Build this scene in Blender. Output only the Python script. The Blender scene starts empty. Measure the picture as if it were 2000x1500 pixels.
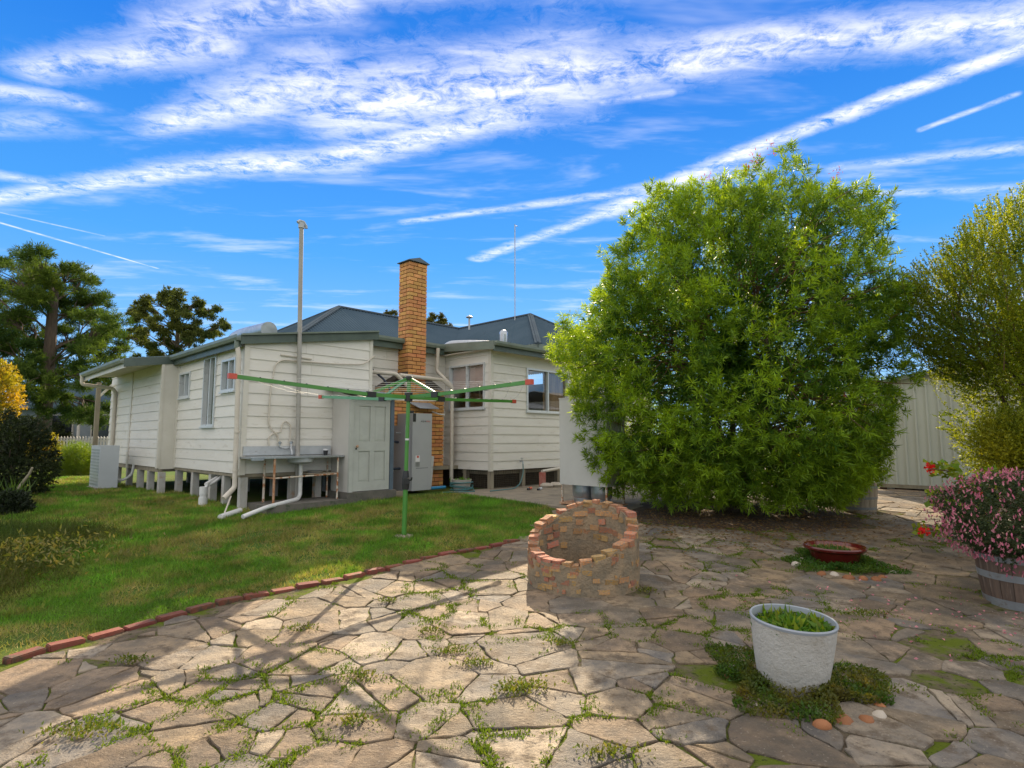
import bpy, bmesh, math, random
import numpy as np
from mathutils import Vector, Matrix
random.seed(7); rng = np.random.default_rng(11)
PI = math.pi
S = bpy.context.scene
COL = S.collection

# ------------------------------------------------------------------ camera
EYE = 1.5; F = 1118.0; PITCH = math.radians(5.47)
cd = bpy.data.cameras.new('camera'); cam = bpy.data.objects.new('camera', cd); COL.objects.link(cam)
cam.location = (0, 0, EYE); cam.rotation_euler = (PI/2 + PITCH, 0, 0)
cd.sensor_width = 36; cd.lens = 36*F/2000; cd.clip_start = .05; cd.clip_end = 3000
S.camera = cam

# ------------------------------------------------------------------ node helper
class NT:
    def __init__(s, tree): s.t = tree; s.n = tree.nodes; s.l = tree.links
    def new(s, typ, **kw):
        n = s.n.new(typ)
        for k, v in kw.items(): setattr(n, k, v)
        return n
    def set(s, sock, v):
        if isinstance(v, bpy.types.NodeSocket): s.l.new(v, sock)
        elif v is not None:
            try: sock.default_value = v
            except Exception: sock.default_value = tuple(v) + (1,)
    def m(s, op, a, b=None, c=None, clamp=False):
        n = s.new('ShaderNodeMath', operation=op, use_clamp=clamp)
        s.set(n.inputs[0], a); s.set(n.inputs[1], b); s.set(n.inputs[2], c)
        return n.outputs[0]
    def vm(s, op, a, b=None, c=None):
        n = s.new('ShaderNodeVectorMath', operation=op)
        s.set(n.inputs[0], a); s.set(n.inputs[1], b)
        if c is not None: s.set(n.inputs[2], c)
        return n.outputs['Value'] if op in ('DOT_PRODUCT', 'LENGTH', 'DISTANCE') else n.outputs[0]
    def mix(s, f, a, b, blend='MIX'):
        n = s.new('ShaderNodeMix', data_type='RGBA', blend_type=blend)
        s.set(n.inputs[0], f); s.set(n.inputs[6], col4(a)); s.set(n.inputs[7], col4(b))
        return n.outputs[2]
    def noise(s, vec, scale, detail=3, rough=.55, dist=0):
        n = s.new('ShaderNodeTexNoise'); s.set(n.inputs['Vector'], vec)
        n.inputs['Scale'].default_value = scale; n.inputs['Detail'].default_value = detail
        n.inputs['Roughness'].default_value = rough; n.inputs['Distortion'].default_value = dist
        return n.outputs['Fac']
    def ss(s, a, b, x):
        n = s.new('ShaderNodeMapRange', interpolation_type='SMOOTHSTEP')
        s.set(n.inputs['Value'], x); s.set(n.inputs['From Min'], a); s.set(n.inputs['From Max'], b)
        return n.outputs[0]
def col4(c):
    return c if isinstance(c, bpy.types.NodeSocket) else (tuple(c) + (1,) if len(c) == 3 else c)

# ------------------------------------------------------------------ sky and sun
SUN_EL = math.radians(28.0); SUN_AZ = math.radians(2.6)      # azimuth measured from +Y towards +X
SKY_STRENGTH = .15; EXPOSURE = 1.05
w = bpy.data.worlds.new('World'); S.world = w; w.use_nodes = True
w.cycles.sampling_method = 'MANUAL'; w.cycles.sample_map_resolution = 512
T = NT(w.node_tree); T.n.clear()
sky = T.new('ShaderNodeTexSky', sky_type='NISHITA', sun_disc=False)
sky.sun_elevation = SUN_EL; sky.sun_rotation = SUN_AZ; sky.altitude = 300
sky.air_density = 1.0; sky.dust_density = 0.0; sky.ozone_density = 4.0
tc = T.new('ShaderNodeTexCoord'); dr = T.vm('NORMALIZE', tc.outputs['Generated'])
sx = T.new('ShaderNodeSeparateXYZ'); T.set(sx.inputs[0], dr)
zc = T.m('MAXIMUM', sx.outputs[2], .035)
px_, py_ = T.m('DIVIDE', sx.outputs[0], zc), T.m('DIVIDE', sx.outputs[1], zc)
cx = T.new('ShaderNodeCombineXYZ'); T.set(cx.inputs[0], px_); T.set(cx.inputs[1], py_)
P = cx.outputs[0]                                             # point on a flat cloud layer, height 1
# fibrous detail: stretched along the wind, plus cross fibres
mp = T.new('ShaderNodeMapping'); T.set(mp.inputs[0], P); mp.inputs['Rotation'].default_value = (0, 0, .3); mp.inputs['Scale'].default_value = (1.3, 3.6, 1)
fib = T.noise(mp.outputs[0], 3.2, 6, .68, .4)
fine = T.noise(P, 17, 6, .74, .7)
warp = T.noise(P, 1.7, 3, .6)
tex = T.m('ADD', T.m('MULTIPLY', fib, .5), T.m('MULTIPLY', fine, .5))
wv = T.m('MULTIPLY', T.m('SUBTRACT', warp, .5), .55)
fv = T.m('MULTIPLY', T.m('SUBTRACT', fine, .5), 1.6)
streaks = [  # (x0,y0, x1,y1, half width start, half width end, strength) on the cloud layer
    (-2.25, 2.33, -1.2, 2.05, .07, .09, 1.), (-1.3, 2.06, -.6, 1.98, .09, .13, 1.1), (-.7, 1.99, .05, 1.66, .11, .10, 1.1),
    (-1.1, 1.74, -.5, 1.52, .08, .20, .95), (-.55, 1.66, .15, 1.50, .24, .24, 1.1), (.05, 1.52, .75, 1.37, .18, .10, 1.), (.5, 1.38, 1.4, 1.28, .09, .13, 1.),
    (-1.3, 1.47, -.75, 1.36, .07, .12, .85), (-.85, 1.32, -.4, 1.22, .09, .10, .8), (-.25, 1.16, .5, 1.0, .08, .22, .8),
    (-.2, 3.12, .45, 2.43, .06, .06, .9), (.42, 2.45, .85, 1.9, .10, .07, 1.15), (.8, 1.94, 1.33, 1.36, .06, .05, 1.25), (1.3, 1.38, 1.55, 1.1, .05, .07, 1.1),
    (-.5, 2.57, .55, 2.22, .035, .05, .8), (.45, 2.24, .9, 2.05, .05, .09, .8), (-1.62, 1.52, -1.3, 1.62, .09, .05, .8), (-2.1, 2.02, -1.75, 2.2, .07, .05, .7),
    (-2.4, 2.53, -2.09, 3.29, .016, .012, .9), (-2.3, 2.42, -2.02, 2.75, .012, .012, .5), (1.2, 2.03, 1.85, 1.87, .05, .06, .65), (1.35, 2.27, 2.1, 2.2, .04, .06, .55),
    (1.33, 1.77, 1.47, 1.58, .02, .02, .7), (.27, 1.62, .46, 1.57, .03, .03, .6), (-1.9, 1.8, -1.45, 1.72, .06, .1, .45), (2.2, 4.4, 3.6, 3.9, .25, .3, .7),
]
dens = None
for (x0, y0, x1, y1, w0, w1, stg) in streaks:
    L = math.hypot(x1-x0, y1-y0); dx, dy = (x1-x0)/L, (y1-y0)/L
    rel = T.vm('SUBTRACT', P, (x0, y0, 0))
    t = T.m('DIVIDE', T.vm('DOT_PRODUCT', rel, (dx, dy, 0)), L)
    q = T.m('DIVIDE', T.vm('DOT_PRODUCT', rel, (-dy, dx, 0)), T.m('MULTIPLY_ADD', T.m('MULTIPLY', t, 1.0, clamp=True), w1-w0, w0))
    over = T.m('MULTIPLY', T.m('MAXIMUM', T.m('SUBTRACT', T.m('ABSOLUTE', T.m('SUBTRACT', t, .5)), .5), 0.0), 2.2*L/max(w0, w1)*.6)
    d = T.m('SQRT', T.m('ADD', T.m('POWER', T.m('ADD', q, T.m('MULTIPLY', wv, .9)), 2.0), T.m('POWER', over, 2.0)))
    k = T.m('MULTIPLY', T.ss(1.35, .1, T.m('ADD', d, fv)), stg)
    dens = k if dens is None else T.m('MAXIMUM', dens, k)
dens = T.m('MULTIPLY', dens, T.m('MULTIPLY', T.ss(.33, .70, tex), .85))
# thin veil and denser unseen cloud overhead and behind, added to brighten the shade
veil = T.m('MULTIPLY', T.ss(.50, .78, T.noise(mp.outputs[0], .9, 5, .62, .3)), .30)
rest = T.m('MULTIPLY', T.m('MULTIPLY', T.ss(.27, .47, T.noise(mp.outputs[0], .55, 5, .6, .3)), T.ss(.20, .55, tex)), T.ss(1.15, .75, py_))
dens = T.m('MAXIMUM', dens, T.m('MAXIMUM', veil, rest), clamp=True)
dens = T.m('MULTIPLY', dens, T.ss(.04, .16, sx.outputs[2]))
rp = T.new('ShaderNodeValToRGB'); T.set(rp.inputs[0], sx.outputs[2]); K = SKY_STRENGTH*2**EXPOSURE
for i, (p_, c_) in enumerate(((0., (.34, .62, 1.0)), (.12, (.22, .54, 1.0)), (.30, (.05, .37, .97)), (.55, (.0, .205, .83)), (1., (.0, .14, .66)))):
    e_ = rp.color_ramp.elements[i] if i < 2 else rp.color_ramp.elements.new(p_)
    e_.position = p_; e_.color = tuple(q for q in c_) + (1,)
deep = T.vm('SCALE', rp.outputs[0], None); deep.node.inputs['Scale'].default_value = 1/K
air = T.mix(.92, sky.outputs[0], deep)                        # graded deep blue over the physical sky
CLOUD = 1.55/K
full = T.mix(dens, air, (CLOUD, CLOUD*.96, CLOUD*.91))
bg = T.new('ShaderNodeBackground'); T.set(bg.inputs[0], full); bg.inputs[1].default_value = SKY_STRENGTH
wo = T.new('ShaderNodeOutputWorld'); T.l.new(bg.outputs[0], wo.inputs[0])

sl = bpy.data.lights.new('sun', 'SUN'); sun = bpy.data.objects.new('sun', sl); COL.objects.link(sun)
sl.energy = 5.0; sl.angle = math.radians(.3); sl.color = (1, .82, .58)
sd = Vector((math.sin(SUN_AZ)*math.cos(SUN_EL), math.cos(SUN_AZ)*math.cos(SUN_EL), math.sin(SUN_EL)))
sun.rotation_euler = sd.to_track_quat('Z', 'Y').to_euler(); sun.location = (5, 30, 25)
vs = S.view_settings; vs.view_transform = 'Standard'; vs.look = 'None'; vs.exposure = EXPOSURE; vs.gamma = 1
try: vs.use_curve_mapping = False
except Exception: pass

# ------------------------------------------------------------------ geometry of the place
def ray(x, y):
    a, b = (x-1000)/F, (750-y)/F
    return np.array([a, math.cos(PITCH) - b*math.sin(PITCH), math.sin(PITCH) + b*math.cos(PITCH)])
def sm(a, b, t): 
    t = np.clip((np.asarray(t, float)-a)/(b-a), 0, 1); return t*t*(3-2*t)
def g(x, y): return .37*sm(4.0, 12.5, y) + 0*np.asarray(x, float)
def gnd(x, y):
    r = ray(x, y); t = 3.
    for i in range(60): t = .5*t + .5*(float(g(r[0]*t, r[1]*t))-EYE)/r[2]
    return np.array([r[0]*t, r[1]*t, EYE+r[2]*t])
def at(x, y, Y):                                              # point of a pixel at a known distance
    r = ray(x, y)*Y/ray(x, y)[1]; return np.array([r[0], r[1], EYE+r[2]])
HA = math.radians(43.8)
U = np.array([math.sin(HA), math.cos(HA)]); V = np.array([-math.cos(HA), math.sin(HA)])
P0 = np.array([-4.643, 9.9]); HROT = PI/2 - HA
def W(u, v, z=0.): q = P0 + U*u + V*v; return np.array([q[0], q[1], z])
def to_uv(x, y): d = np.stack([np.asarray(x)-P0[0], np.asarray(y)-P0[1]], -1); return d@U, d@V
def gh(u, v): q = W(u, v); return float(g(q[0], q[1]))

# numpy value noise
_perm = rng.permutation(256); _val = rng.random(256)
def vnoise(p):
    p = np.asarray(p, float); i = np.floor(p).astype(int); f = p - i; f = f*f*(3-2*f); r = 0
    for dx in (0, 1):
        for dy in (0, 1):
            for dz in (0, 1):
                h = _val[_perm[(_perm[(_perm[(i[..., 0]+dx) & 255] + i[..., 1]+dy) & 255] + i[..., 2]+dz) & 255]]
                wgt = (f[..., 0] if dx else 1-f[..., 0])*(f[..., 1] if dy else 1-f[..., 1])*(f[..., 2] if dz else 1-f[..., 2])
                r = r + h*wgt
    return r
def norm(v): return v/np.maximum(np.linalg.norm(v, axis=-1, keepdims=True), 1e-9)

# ------------------------------------------------------------------ mesh builder
class MB:
    def __init__(s): s.v = []; s.f = []
    def add(s, vs, fs):
        o = len(s.v); s.v += [tuple(map(float, q)) for q in vs]; s.f += [tuple(i+o for i in q) for q in fs]; return s
    def box(s, a, b, R=None, c=(0, 0, 0)):
        x0, y0, z0 = a; x1, y1, z1 = b
        vs = [(x, y, z) for z in (z0, z1) for x, y in ((x0, y0), (x1, y0), (x1, y1), (x0, y1))]
        if R is not None: vs = [tuple(R @ Vector(q) + Vector(c)) for q in vs]
        return s.add(vs, [(3, 2, 1, 0), (4, 5, 6, 7), (0, 1, 5, 4), (1, 2, 6, 5), (2, 3, 7, 6), (3, 0, 4, 7)])
    def bar(s, p, q, w, h=None, up=(0, 0, 1)):
        h = h or w; p = Vector(p); q = Vector(q); d = (q-p).normalized(); u = Vector(up)
        if abs(d.dot(u)) > .98: u = Vector((1, 0, 0))
        a = d.cross(u).normalized()*w/2; b = a.cross(d).normalized()*h/2
        vs = [c + i*a + j*b for c in (p, q) for i, j in ((-1, -1), (1, -1), (1, 1), (-1, 1))]
        return s.add(vs, [(3, 2, 1, 0), (4, 5, 6, 7), (0, 1, 5, 4), (1, 2, 6, 5), (2, 3, 7, 6), (3, 0, 4, 7)])
    def tube(s, pts, r, n=8, cap=True):
        pts = [Vector(q) for q in pts]; rs = r if hasattr(r, '__len__') else [r]*len(pts); o = len(s.v); prev = None
        for i, p in enumerate(pts):
            d = (pts[min(i+1, len(pts)-1)] - pts[max(i-1, 0)]).normalized()
            a = prev if prev is not None else (Vector((0, 0, 1)) if abs(d.z) < .9 else Vector((1, 0, 0)))
            a = (a - d*a.dot(d)).normalized(); prev = a; b = d.cross(a)
            for k in range(n):
                t = 2*PI*k/n; s.v.append(tuple(p + (a*math.cos(t) + b*math.sin(t))*rs[i]))
        for i in range(len(pts)-1):
            for k in range(n):
                s.f.append((o+i*n+k, o+i*n+(k+1) % n, o+(i+1)*n+(k+1) % n, o+(i+1)*n+k))
        if cap:
            s.f.append(tuple(o+k for k in reversed(range(n)))); s.f.append(tuple(o+(len(pts)-1)*n+k for k in range(n)))
        return s
    def lathe(s, prof, n=32, c=(0, 0, 0), wob=None):
        o = len(s.v)
        for r, z in prof:
            for k in range(n):
                t = 2*PI*k/n; s.v.append((c[0]+r*math.cos(t), c[1]+r*math.sin(t), c[2]+z))
        for i in range(len(prof)-1):
            for k in range(n): s.f.append((o+i*n+k, o+i*n+(k+1) % n, o+(i+1)*n+(k+1) % n, o+(i+1)*n+k))
        return s
    def prism(s, poly, n, d):                                 # polygon of 3-D points pushed by vector d
        k = len(poly); n0 = [tuple(q) for q in poly]; n1 = [tuple(np.asarray(q)+np.asarray(d)) for q in poly]
        return s.add(n0+n1, [tuple(range(k)), tuple(range(2*k-1, k-1, -1))] + [(i, k+i, k+(i+1) % k, (i+1) % k) for i in range(k)])
    def mesh(s, name, smooth=False):
        me = bpy.data.meshes.new(name); me.from_pydata(s.v, [], s.f); 
        bm = bmesh.new(); bm.from_mesh(me); bmesh.ops.recalc_face_normals(bm, faces=bm.faces); bm.to_mesh(me); bm.free()
        if smooth:
            me.polygons.foreach_set('use_smooth', [True]*len(me.polygons)); me.set_sharp_from_angle(angle=math.radians(38))
        me.update(); return me
    def build(s, name, mat, parent=None, smooth=False, loc=None, rz=None):
        o = bpy.data.objects.new(name, s.mesh(name, smooth)); COL.objects.link(o); o.data.materials.append(mat); o.parent = parent
        if loc is not None: o.location = loc
        if rz is not None: o.rotation_euler = (0, 0, rz)
        return o
def fast_mesh(name, verts, quads, cols=None, tri=False):
    me = bpy.data.meshes.new(name); nv, nf = len(verts), len(quads); k = quads.shape[1]
    me.vertices.add(nv); me.vertices.foreach_set('co', np.ascontiguousarray(verts, np.float32).ravel())
    me.loops.add(nf*k); me.loops.foreach_set('vertex_index', np.ascontiguousarray(quads, np.int32).ravel())
    me.polygons.add(nf); me.polygons.foreach_set('loop_start', np.arange(nf, dtype=np.int32)*k)
    me.update(calc_edges=True)
    if cols is not None:
        a = me.attributes.new('Col', 'FLOAT_COLOR', 'POINT')
        a.data.foreach_set('color', np.ascontiguousarray(np.concatenate([cols, np.ones((nv, 1))], 1), np.float32).ravel())
    return me
def obj(name, me, mat, parent=None):
    o = bpy.data.objects.new(name, me); COL.objects.link(o); o.data.materials.append(mat); o.parent = parent; return o
def tag(o, label=None, cat=None, group=None, kind=None):
    if label: o['label'] = label
    if cat: o['category'] = cat
    if group: o['group'] = group
    if kind: o['kind'] = kind
    return o
def empty(name, loc=(0, 0, 0), rz=0, label=None, cat=None, group=None):
    o = bpy.data.objects.new(name, None); COL.objects.link(o); o.location = loc; o.rotation_euler = (0, 0, rz); o.empty_display_size = .1
    return tag(o, label, cat, group)
def copy_tree(o, parent=None):
    c = o.copy(); COL.objects.link(c); c.parent = parent
    for ch in list(o.children): copy_tree(ch, c)
    return c

# ------------------------------------------------------------------ materials
def pm(name, c1, c2=None, scale=3., rough=.6, metal=0., bump=0., bscale=40., rnd=0., c3=None, s3=9., a3=(.6, .72), spec=.4, bdist=.01, detail=4, stretch=None, hue=0.):
    mt = bpy.data.materials.new(name); mt.use_nodes = True; t = NT(mt.node_tree); t.n.clear()
    tcn = t.new('ShaderNodeTexCoord'); vec = tcn.outputs['Object']; oi = t.new('ShaderNodeObjectInfo')
    if rnd or hue: vec = t.vm('ADD', vec, t.vm('SCALE', (13.1, 7.7, 5.3), None)) if False else vec
    off = t.new('ShaderNodeCombineXYZ'); rr = t.m('MULTIPLY', oi.outputs['Random'], 37.0)
    for i in range(3): t.set(off.inputs[i], rr)
    if rnd: vec = t.vm('ADD', vec, off.outputs[0])
    if stretch:
        mpp = t.new('ShaderNodeMapping'); t.set(mpp.inputs[0], vec); mpp.inputs['Scale'].default_value = stretch; vec = mpp.outputs[0]
    c = col4(c1)
    if c2 is not None: c = t.mix(t.ss(.32, .68, t.noise(vec, scale, detail, .6)), c1, c2)
    if c3 is not None: c = t.mix(t.ss(a3[0], a3[1], t.noise(vec, s3, 5, .65)), c, c3)
    if rnd or hue:
        h = t.new('ShaderNodeHueSaturation'); t.set(h.inputs['Color'], c)
        t.set(h.inputs['Value'], t.m('MULTIPLY_ADD', oi.outputs['Random'], 2*rnd, 1-rnd))
        r2 = t.m('FRACT', t.m('MULTIPLY', oi.outputs['Random'], 17.3))
        t.set(h.inputs['Hue'], t.m('MULTIPLY_ADD', r2, 2*hue, .5-hue)); c = h.outputs[0]
    b = t.new('ShaderNodeBsdfPrincipled'); t.set(b.inputs['Base Color'], c)
    b.inputs['Metallic'].default_value = metal; b.inputs['Specular IOR Level'].default_value = spec
    rn = t.noise(vec, scale*2.3, 3); t.set(b.inputs['Roughness'], t.m('MULTIPLY_ADD', rn, .25, rough-.12, clamp=True))
    if bump:
        bn = t.new('ShaderNodeBump'); bn.inputs['Strength'].default_value = bump; bn.inputs['Distance'].default_value = bdist
        t.set(bn.inputs['Height'], t.noise(vec, bscale, 5, .65)); t.l.new(bn.outputs[0], b.inputs['Normal'])
    o = t.new('ShaderNodeOutputMaterial'); t.l.new(b.outputs[0], o.inputs[0]); return mt
def leafmat(name, trans=.5, rough=.5, spec=.35, sat=1.0, tcol=(1.25, 1.15, .45)):
    mt = bpy.data.materials.new(name); mt.use_nodes = True; t = NT(mt.node_tree); t.n.clear()
    a = t.new('ShaderNodeAttribute', attribute_name='Col')
    b = t.new('ShaderNodeBsdfPrincipled'); t.set(b.inputs['Base Color'], a.outputs['Color']); b.inputs['Roughness'].default_value = rough; b.inputs['Specular IOR Level'].default_value = spec
    tr = t.new('ShaderNodeBsdfTranslucent'); t.set(tr.inputs[0], t.vm('MULTIPLY', a.outputs['Color'], tcol))
    mx = t.new('ShaderNodeMixShader'); mx.inputs[0].default_value = trans; t.l.new(b.outputs[0], mx.inputs[1]); t.l.new(tr.outputs[0], mx.inputs[2])
    o = t.new('ShaderNodeOutputMaterial'); t.l.new(mx.outputs[0], o.inputs[0]); return mt
M = {}
M['board'] = pm('painted_board', (.70, .675, .615), (.66, .63, .565), 1.3, .5, bump=.12, bscale=60, rnd=.03, c3=(.42, .37, .29), s3=3.1, a3=(.56, .85), stretch=(1, 1, 4))
M['trim'] = pm('painted_trim', (.64, .61, .54), (.58, .55, .47), 2, .45, bump=.08, c3=(.45, .40, .32), s3=6, a3=(.64, .85))
M['soffit'] = pm('soffit_paint', (.60, .55, .46), (.55, .50, .41), 2, .6)
M['fascia'] = pm('green_fascia', (.085, .115, .095), (.065, .09, .078), 3, .42, c3=(.16, .17, .14), s3=9, a3=(.66, .85))
M['gutter'] = pm('green_gutter', (.17, .205, .165), (.13, .16, .13), 3, .4, c3=(.22, .2, .15), s3=8, a3=(.62, .85))
M['roof'] = pm('blue_grey_roofing', (.055, .085, .112), (.068, .10, .13), .6, .62, metal=.0, spec=.0, c3=(.045, .065, .085), s3=2, a3=(.6, .8))
M['ridge'] = pm('ridge_capping', (.09, .115, .135), (.08, .10, .12), 2, .65, spec=.0)
M['brick'] = pm('tan_brick', (.53, .235, .075), (.59, .285, .10), 9, .8, bump=.5, bscale=70, rnd=.2, hue=.016, c3=(.42, .17, .05), s3=30, a3=(.6, .78))
M['mortar'] = pm('dark_mortar', (.035, .026, .02), (.055, .04, .03), 12, .9, bump=.5)
M['redbrick'] = pm('red_brick', (.16, .042, .03), (.22, .07, .045), 9, .85, bump=.6, bscale=60, rnd=.22, hue=.012, c3=(.075, .055, .035), s3=9, a3=(.48, .66))
M['wellbrick'] = pm('well_brick', (.50, .245, .10), (.44, .175, .065), 5, .85, bump=.8, bscale=50, rnd=.28, hue=.03, c3=(.26, .215, .16), s3=7, a3=(.46, .60))
M['render'] = pm('weathered_mortar', (.34, .25, .155), (.22, .18, .125), 6, .95, bump=1., bscale=30, bdist=.03, c3=(.33, .17, .085), s3=8, a3=(.63, .70))
M['concrete'] = pm('concrete', (.27, .225, .165), (.20, .17, .13), 3, .9, bump=.4, bscale=60, c3=(.13, .125, .09), s3=5, a3=(.56, .75))
M['darkconc'] = pm('damp_concrete', (.15, .135, .115), (.10, .095, .08), 4, .9, bump=.4, c3=(.07, .085, .05), s3=6, a3=(.55, .7))
M['stump'] = pm('stump', (.46, .45, .42), (.38, .36, .32), 5, .85, bump=.3, c3=(.40, .22, .10), s3=3.5, a3=(.55, .72))
M['timber'] = pm('grey_timber', (.30, .26, .19), (.22, .19, .14), 6, .85, bump=.4, stretch=(1, 1, .2))
M['pvc'] = pm('white_pvc', (.66, .66, .64), (.58, .58, .56), 4, .35, c3=(.42, .39, .33), s3=7, a3=(.62, .8))
M['creampipe'] = pm('cream_downpipe', (.57, .52, .44), (.52, .47, .39), 4, .45, c3=(.40, .34, .26), s3=6, a3=(.64, .82))
M['greypipe'] = pm('grey_pipe', (.36, .345, .31), (.31, .295, .265), 4, .5, c3=(.24, .21, .17), s3=6, a3=(.6, .8))
M['galv'] = pm('galvanised', (.42, .45, .48), (.33, .36, .39), 6, .32, metal=.75, c3=(.30, .27, .24), s3=10, a3=(.62, .78))
M['steel'] = pm('stainless', (.50, .52, .53), (.42, .44, .46), 6, .32, metal=.7)
M['zinc'] = pm('weathered_zinc', (.46, .48, .49), (.38, .40, .41), 5, .5, metal=.2, c3=(.22, .2, .16), s3=12, a3=(.6, .75))
M['hoop'] = pm('hoop_iron', (.24, .26, .27), (.19, .20, .21), 6, .55, metal=.2, c3=(.14, .10, .07), s3=9, a3=(.55, .72))
M['rust'] = pm('rusty_paint', (.58, .53, .44), (.50, .44, .35), 9, .7, bump=.3, c3=(.33, .13, .05), s3=12, a3=(.47, .58))
M['rusty'] = pm('rust', (.34, .14, .055), (.45, .30, .2), 14, .85, bump=.4)
M['green'] = pm('green_enamel', (.06, .215, .035), (.075, .25, .045), 3, .32, spec=.5)
M['green2'] = pm('pale_green_enamel', (.10, .30, .16), (.12, .33, .18), 3, .32, spec=.5)
M['black'] = pm('black_plastic', (.018, .019, .02), (.026, .027, .028), 6, .4)
M['redcap'] = pm('red_plastic', (.55, .10, .06), (.5, .08, .05), 6, .4)
M['line'] = pm('cord', (.68, .66, .62), None, 6, .5)
M['door'] = pm('door_paint', (.46, .475, .43), (.41, .42, .38), 3, .45, bump=.1, c3=(.40, .40, .35), s3=5, a3=(.62, .8))
M['closet'] = pm('sheet_paint', (.54, .52, .48), (.49, .47, .43), 1.4, .5, c3=(.46, .43, .38), s3=3, a3=(.62, .8))
M['bluejamb'] = pm('slate_jamb', (.10, .135, .17), (.08, .11, .14), 4, .5)
M['hwu'] = pm('grey_enamel', (.36, .37, .37), (.33, .34, .345), 1.5, .35)
M['hwside'] = pm('grey_cabinet', (.38, .37, .39), (.34, .33, .35), 2, .45)
M['white'] = pm('white_enamel', (.66, .66, .65), (.60, .60, .59), 1.5, .4)
M['hood'] = pm('white_sheet', (.55, .54, .51), (.50, .49, .46), 1.5, .5, c3=(.45, .42, .38), s3=4, a3=(.66, .85))
M['acside'] = pm('ac_enamel', (.50, .53, .55), (.46, .49, .51), 2, .4)
M['navy'] = pm('pipe_lagging', (.022, .032, .05), (.03, .04, .06), 9, .6, bump=.3)
M['bluepipe'] = pm('blue_pipe', (.03, .22, .42), (.04, .25, .46), 5, .4)
M['hose'] = pm('teal_hose', (.05, .15, .155), (.07, .19, .19), 8, .4)
M['frame'] = pm('window_frame', (.60, .63, .64), (.55, .58, .59), 3, .3, metal=.15)
M['curtain'] = pm('blind', (.80, .62, .56), (.72, .55, .50), 1.5, .8, stretch=(1, 1, 14))
M['drape'] = pm('drape', (.40, .27, .15), (.24, .16, .09), 9, .85, stretch=(3, 3, .1))
M['frost'] = pm('frosted_pane', (.24, .27, .28), (.20, .225, .235), 5, .25, spec=.6)
M['greenpane'] = pm('olive_pane', (.10, .12, .06), (.06, .08, .05), 3, .15, spec=.7)
M['orange'] = pm('orange_plastic', (.62, .12, .03), None, 3, .4)
M['terra'] = pm('red_post', (.38, .11, .08), (.45, .2, .16), 9, .7)
M['potgrey'] = pm('speckled_pot', (.47, .455, .42), (.41, .39, .355), 5, .7, bump=.9, bscale=42, bdist=.012, c3=(.27, .23, .17), s3=4.5, a3=(.55, .85))
M['potin'] = pm('pot_inside', (.30, .33, .37), (.25, .28, .31), 4, .4)
M['redglaze'] = pm('oxblood_glaze', (.075, .006, .007), (.10, .010, .009), 5, .16, spec=.6)
M['ochreglaze'] = pm('bowl_inside', (.28, .15, .06), (.2, .05, .03), 5, .3)
M['claypot'] = pm('pale_pot', (.42, .38, .33), (.36, .32, .28), 5, .8, bump=.3)
M['stave'] = pm('oak_stave', (.14, .095, .07), (.09, .065, .05), 6, .8, bump=.6, bscale=30, rnd=.18, c3=(.20, .16, .13), s3=8, a3=(.56, .72), stretch=(3, 3, .25))
M['palestave'] = pm('bleached_stave', (.34, .29, .22), (.27, .22, .17), 6, .85, bump=.5, rnd=.12, stretch=(3, 3, .25))
M['shed'] = pm('cream_shed_sheet', (.54, .555, .50), (.49, .505, .455), .8, .5, c3=(.38, .39, .34), s3=2.3, a3=(.56, .8), stretch=(1, 1, .35))
M['shedroof'] = pm('galvanised_roof', (.33, .37, .42), (.27, .31, .36), 2, .4, metal=.35)
M['redstripe'] = pm('red_stripe', (.28, .03, .035), None, 3, .5)
M['bark'] = pm('bark', (.115, .082, .058), (.075, .055, .042), 7, .95, bump=1., bscale=25, bdist=.03, stretch=(2, 2, .4))
M['twig'] = pm('reddish_twig', (.17, .085, .045), (.12, .065, .04), 9, .8)
M['gumbark'] = pm('gum_bark', (.16, .12, .09), (.11, .085, .065), 4, .85, bump=.4)
M['soil'] = pm('soil', (.055, .038, .026), (.085, .06, .04), 9, 1., bump=.8, bscale=40, c3=(.14, .075, .035), s3=45, a3=(.58, .64))
M['pebble'] = pm('pale_pebble', (.46, .40, .33), (.38, .33, .27), 14, .7, bump=.4, rnd=.15, c3=(.28, .24, .2), s3=20)
M['opebble'] = pm('orange_pebble', (.30, .125, .05), (.25, .095, .035), 14, .7, bump=.4, rnd=.18, c3=(.22, .09, .04), s3=24)
M['farwall'] = pm('far_weatherboard', (.28, .32, .36), (.24, .28, .31), 2, .7)
M['fardark'] = pm('far_window', (.03, .035, .04), None, 2, .2)
M['picket'] = pm('picket_paint', (.62, .58, .54), (.55, .51, .47), 4, .6, rnd=.06)
M['lattice'] = pm('wire_mesh', (.10, .085, .06), (.07, .06, .045), 8, .7)
M['under'] = pm('bare_earth', (.085, .065, .045), (.06, .047, .035), 4, 1., bump=.5)
M['leaf'] = leafmat('leaf', trans=.5, tcol=(1.7, 1.35, .4))
M['leafdeep'] = leafmat('leaf_deep', trans=.28)
M['needle'] = leafmat('needle', trans=.35, rough=.7, spec=.1, tcol=(1.05, 1.1, .45))
M['grass'] = leafmat('grass_blade', trans=.35, rough=.6, spec=.2, tcol=(1.1, 1.1, .5))
M['petal'] = leafmat('petal', trans=.35, rough=.6, tcol=(1.1, .9, .9))
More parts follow.
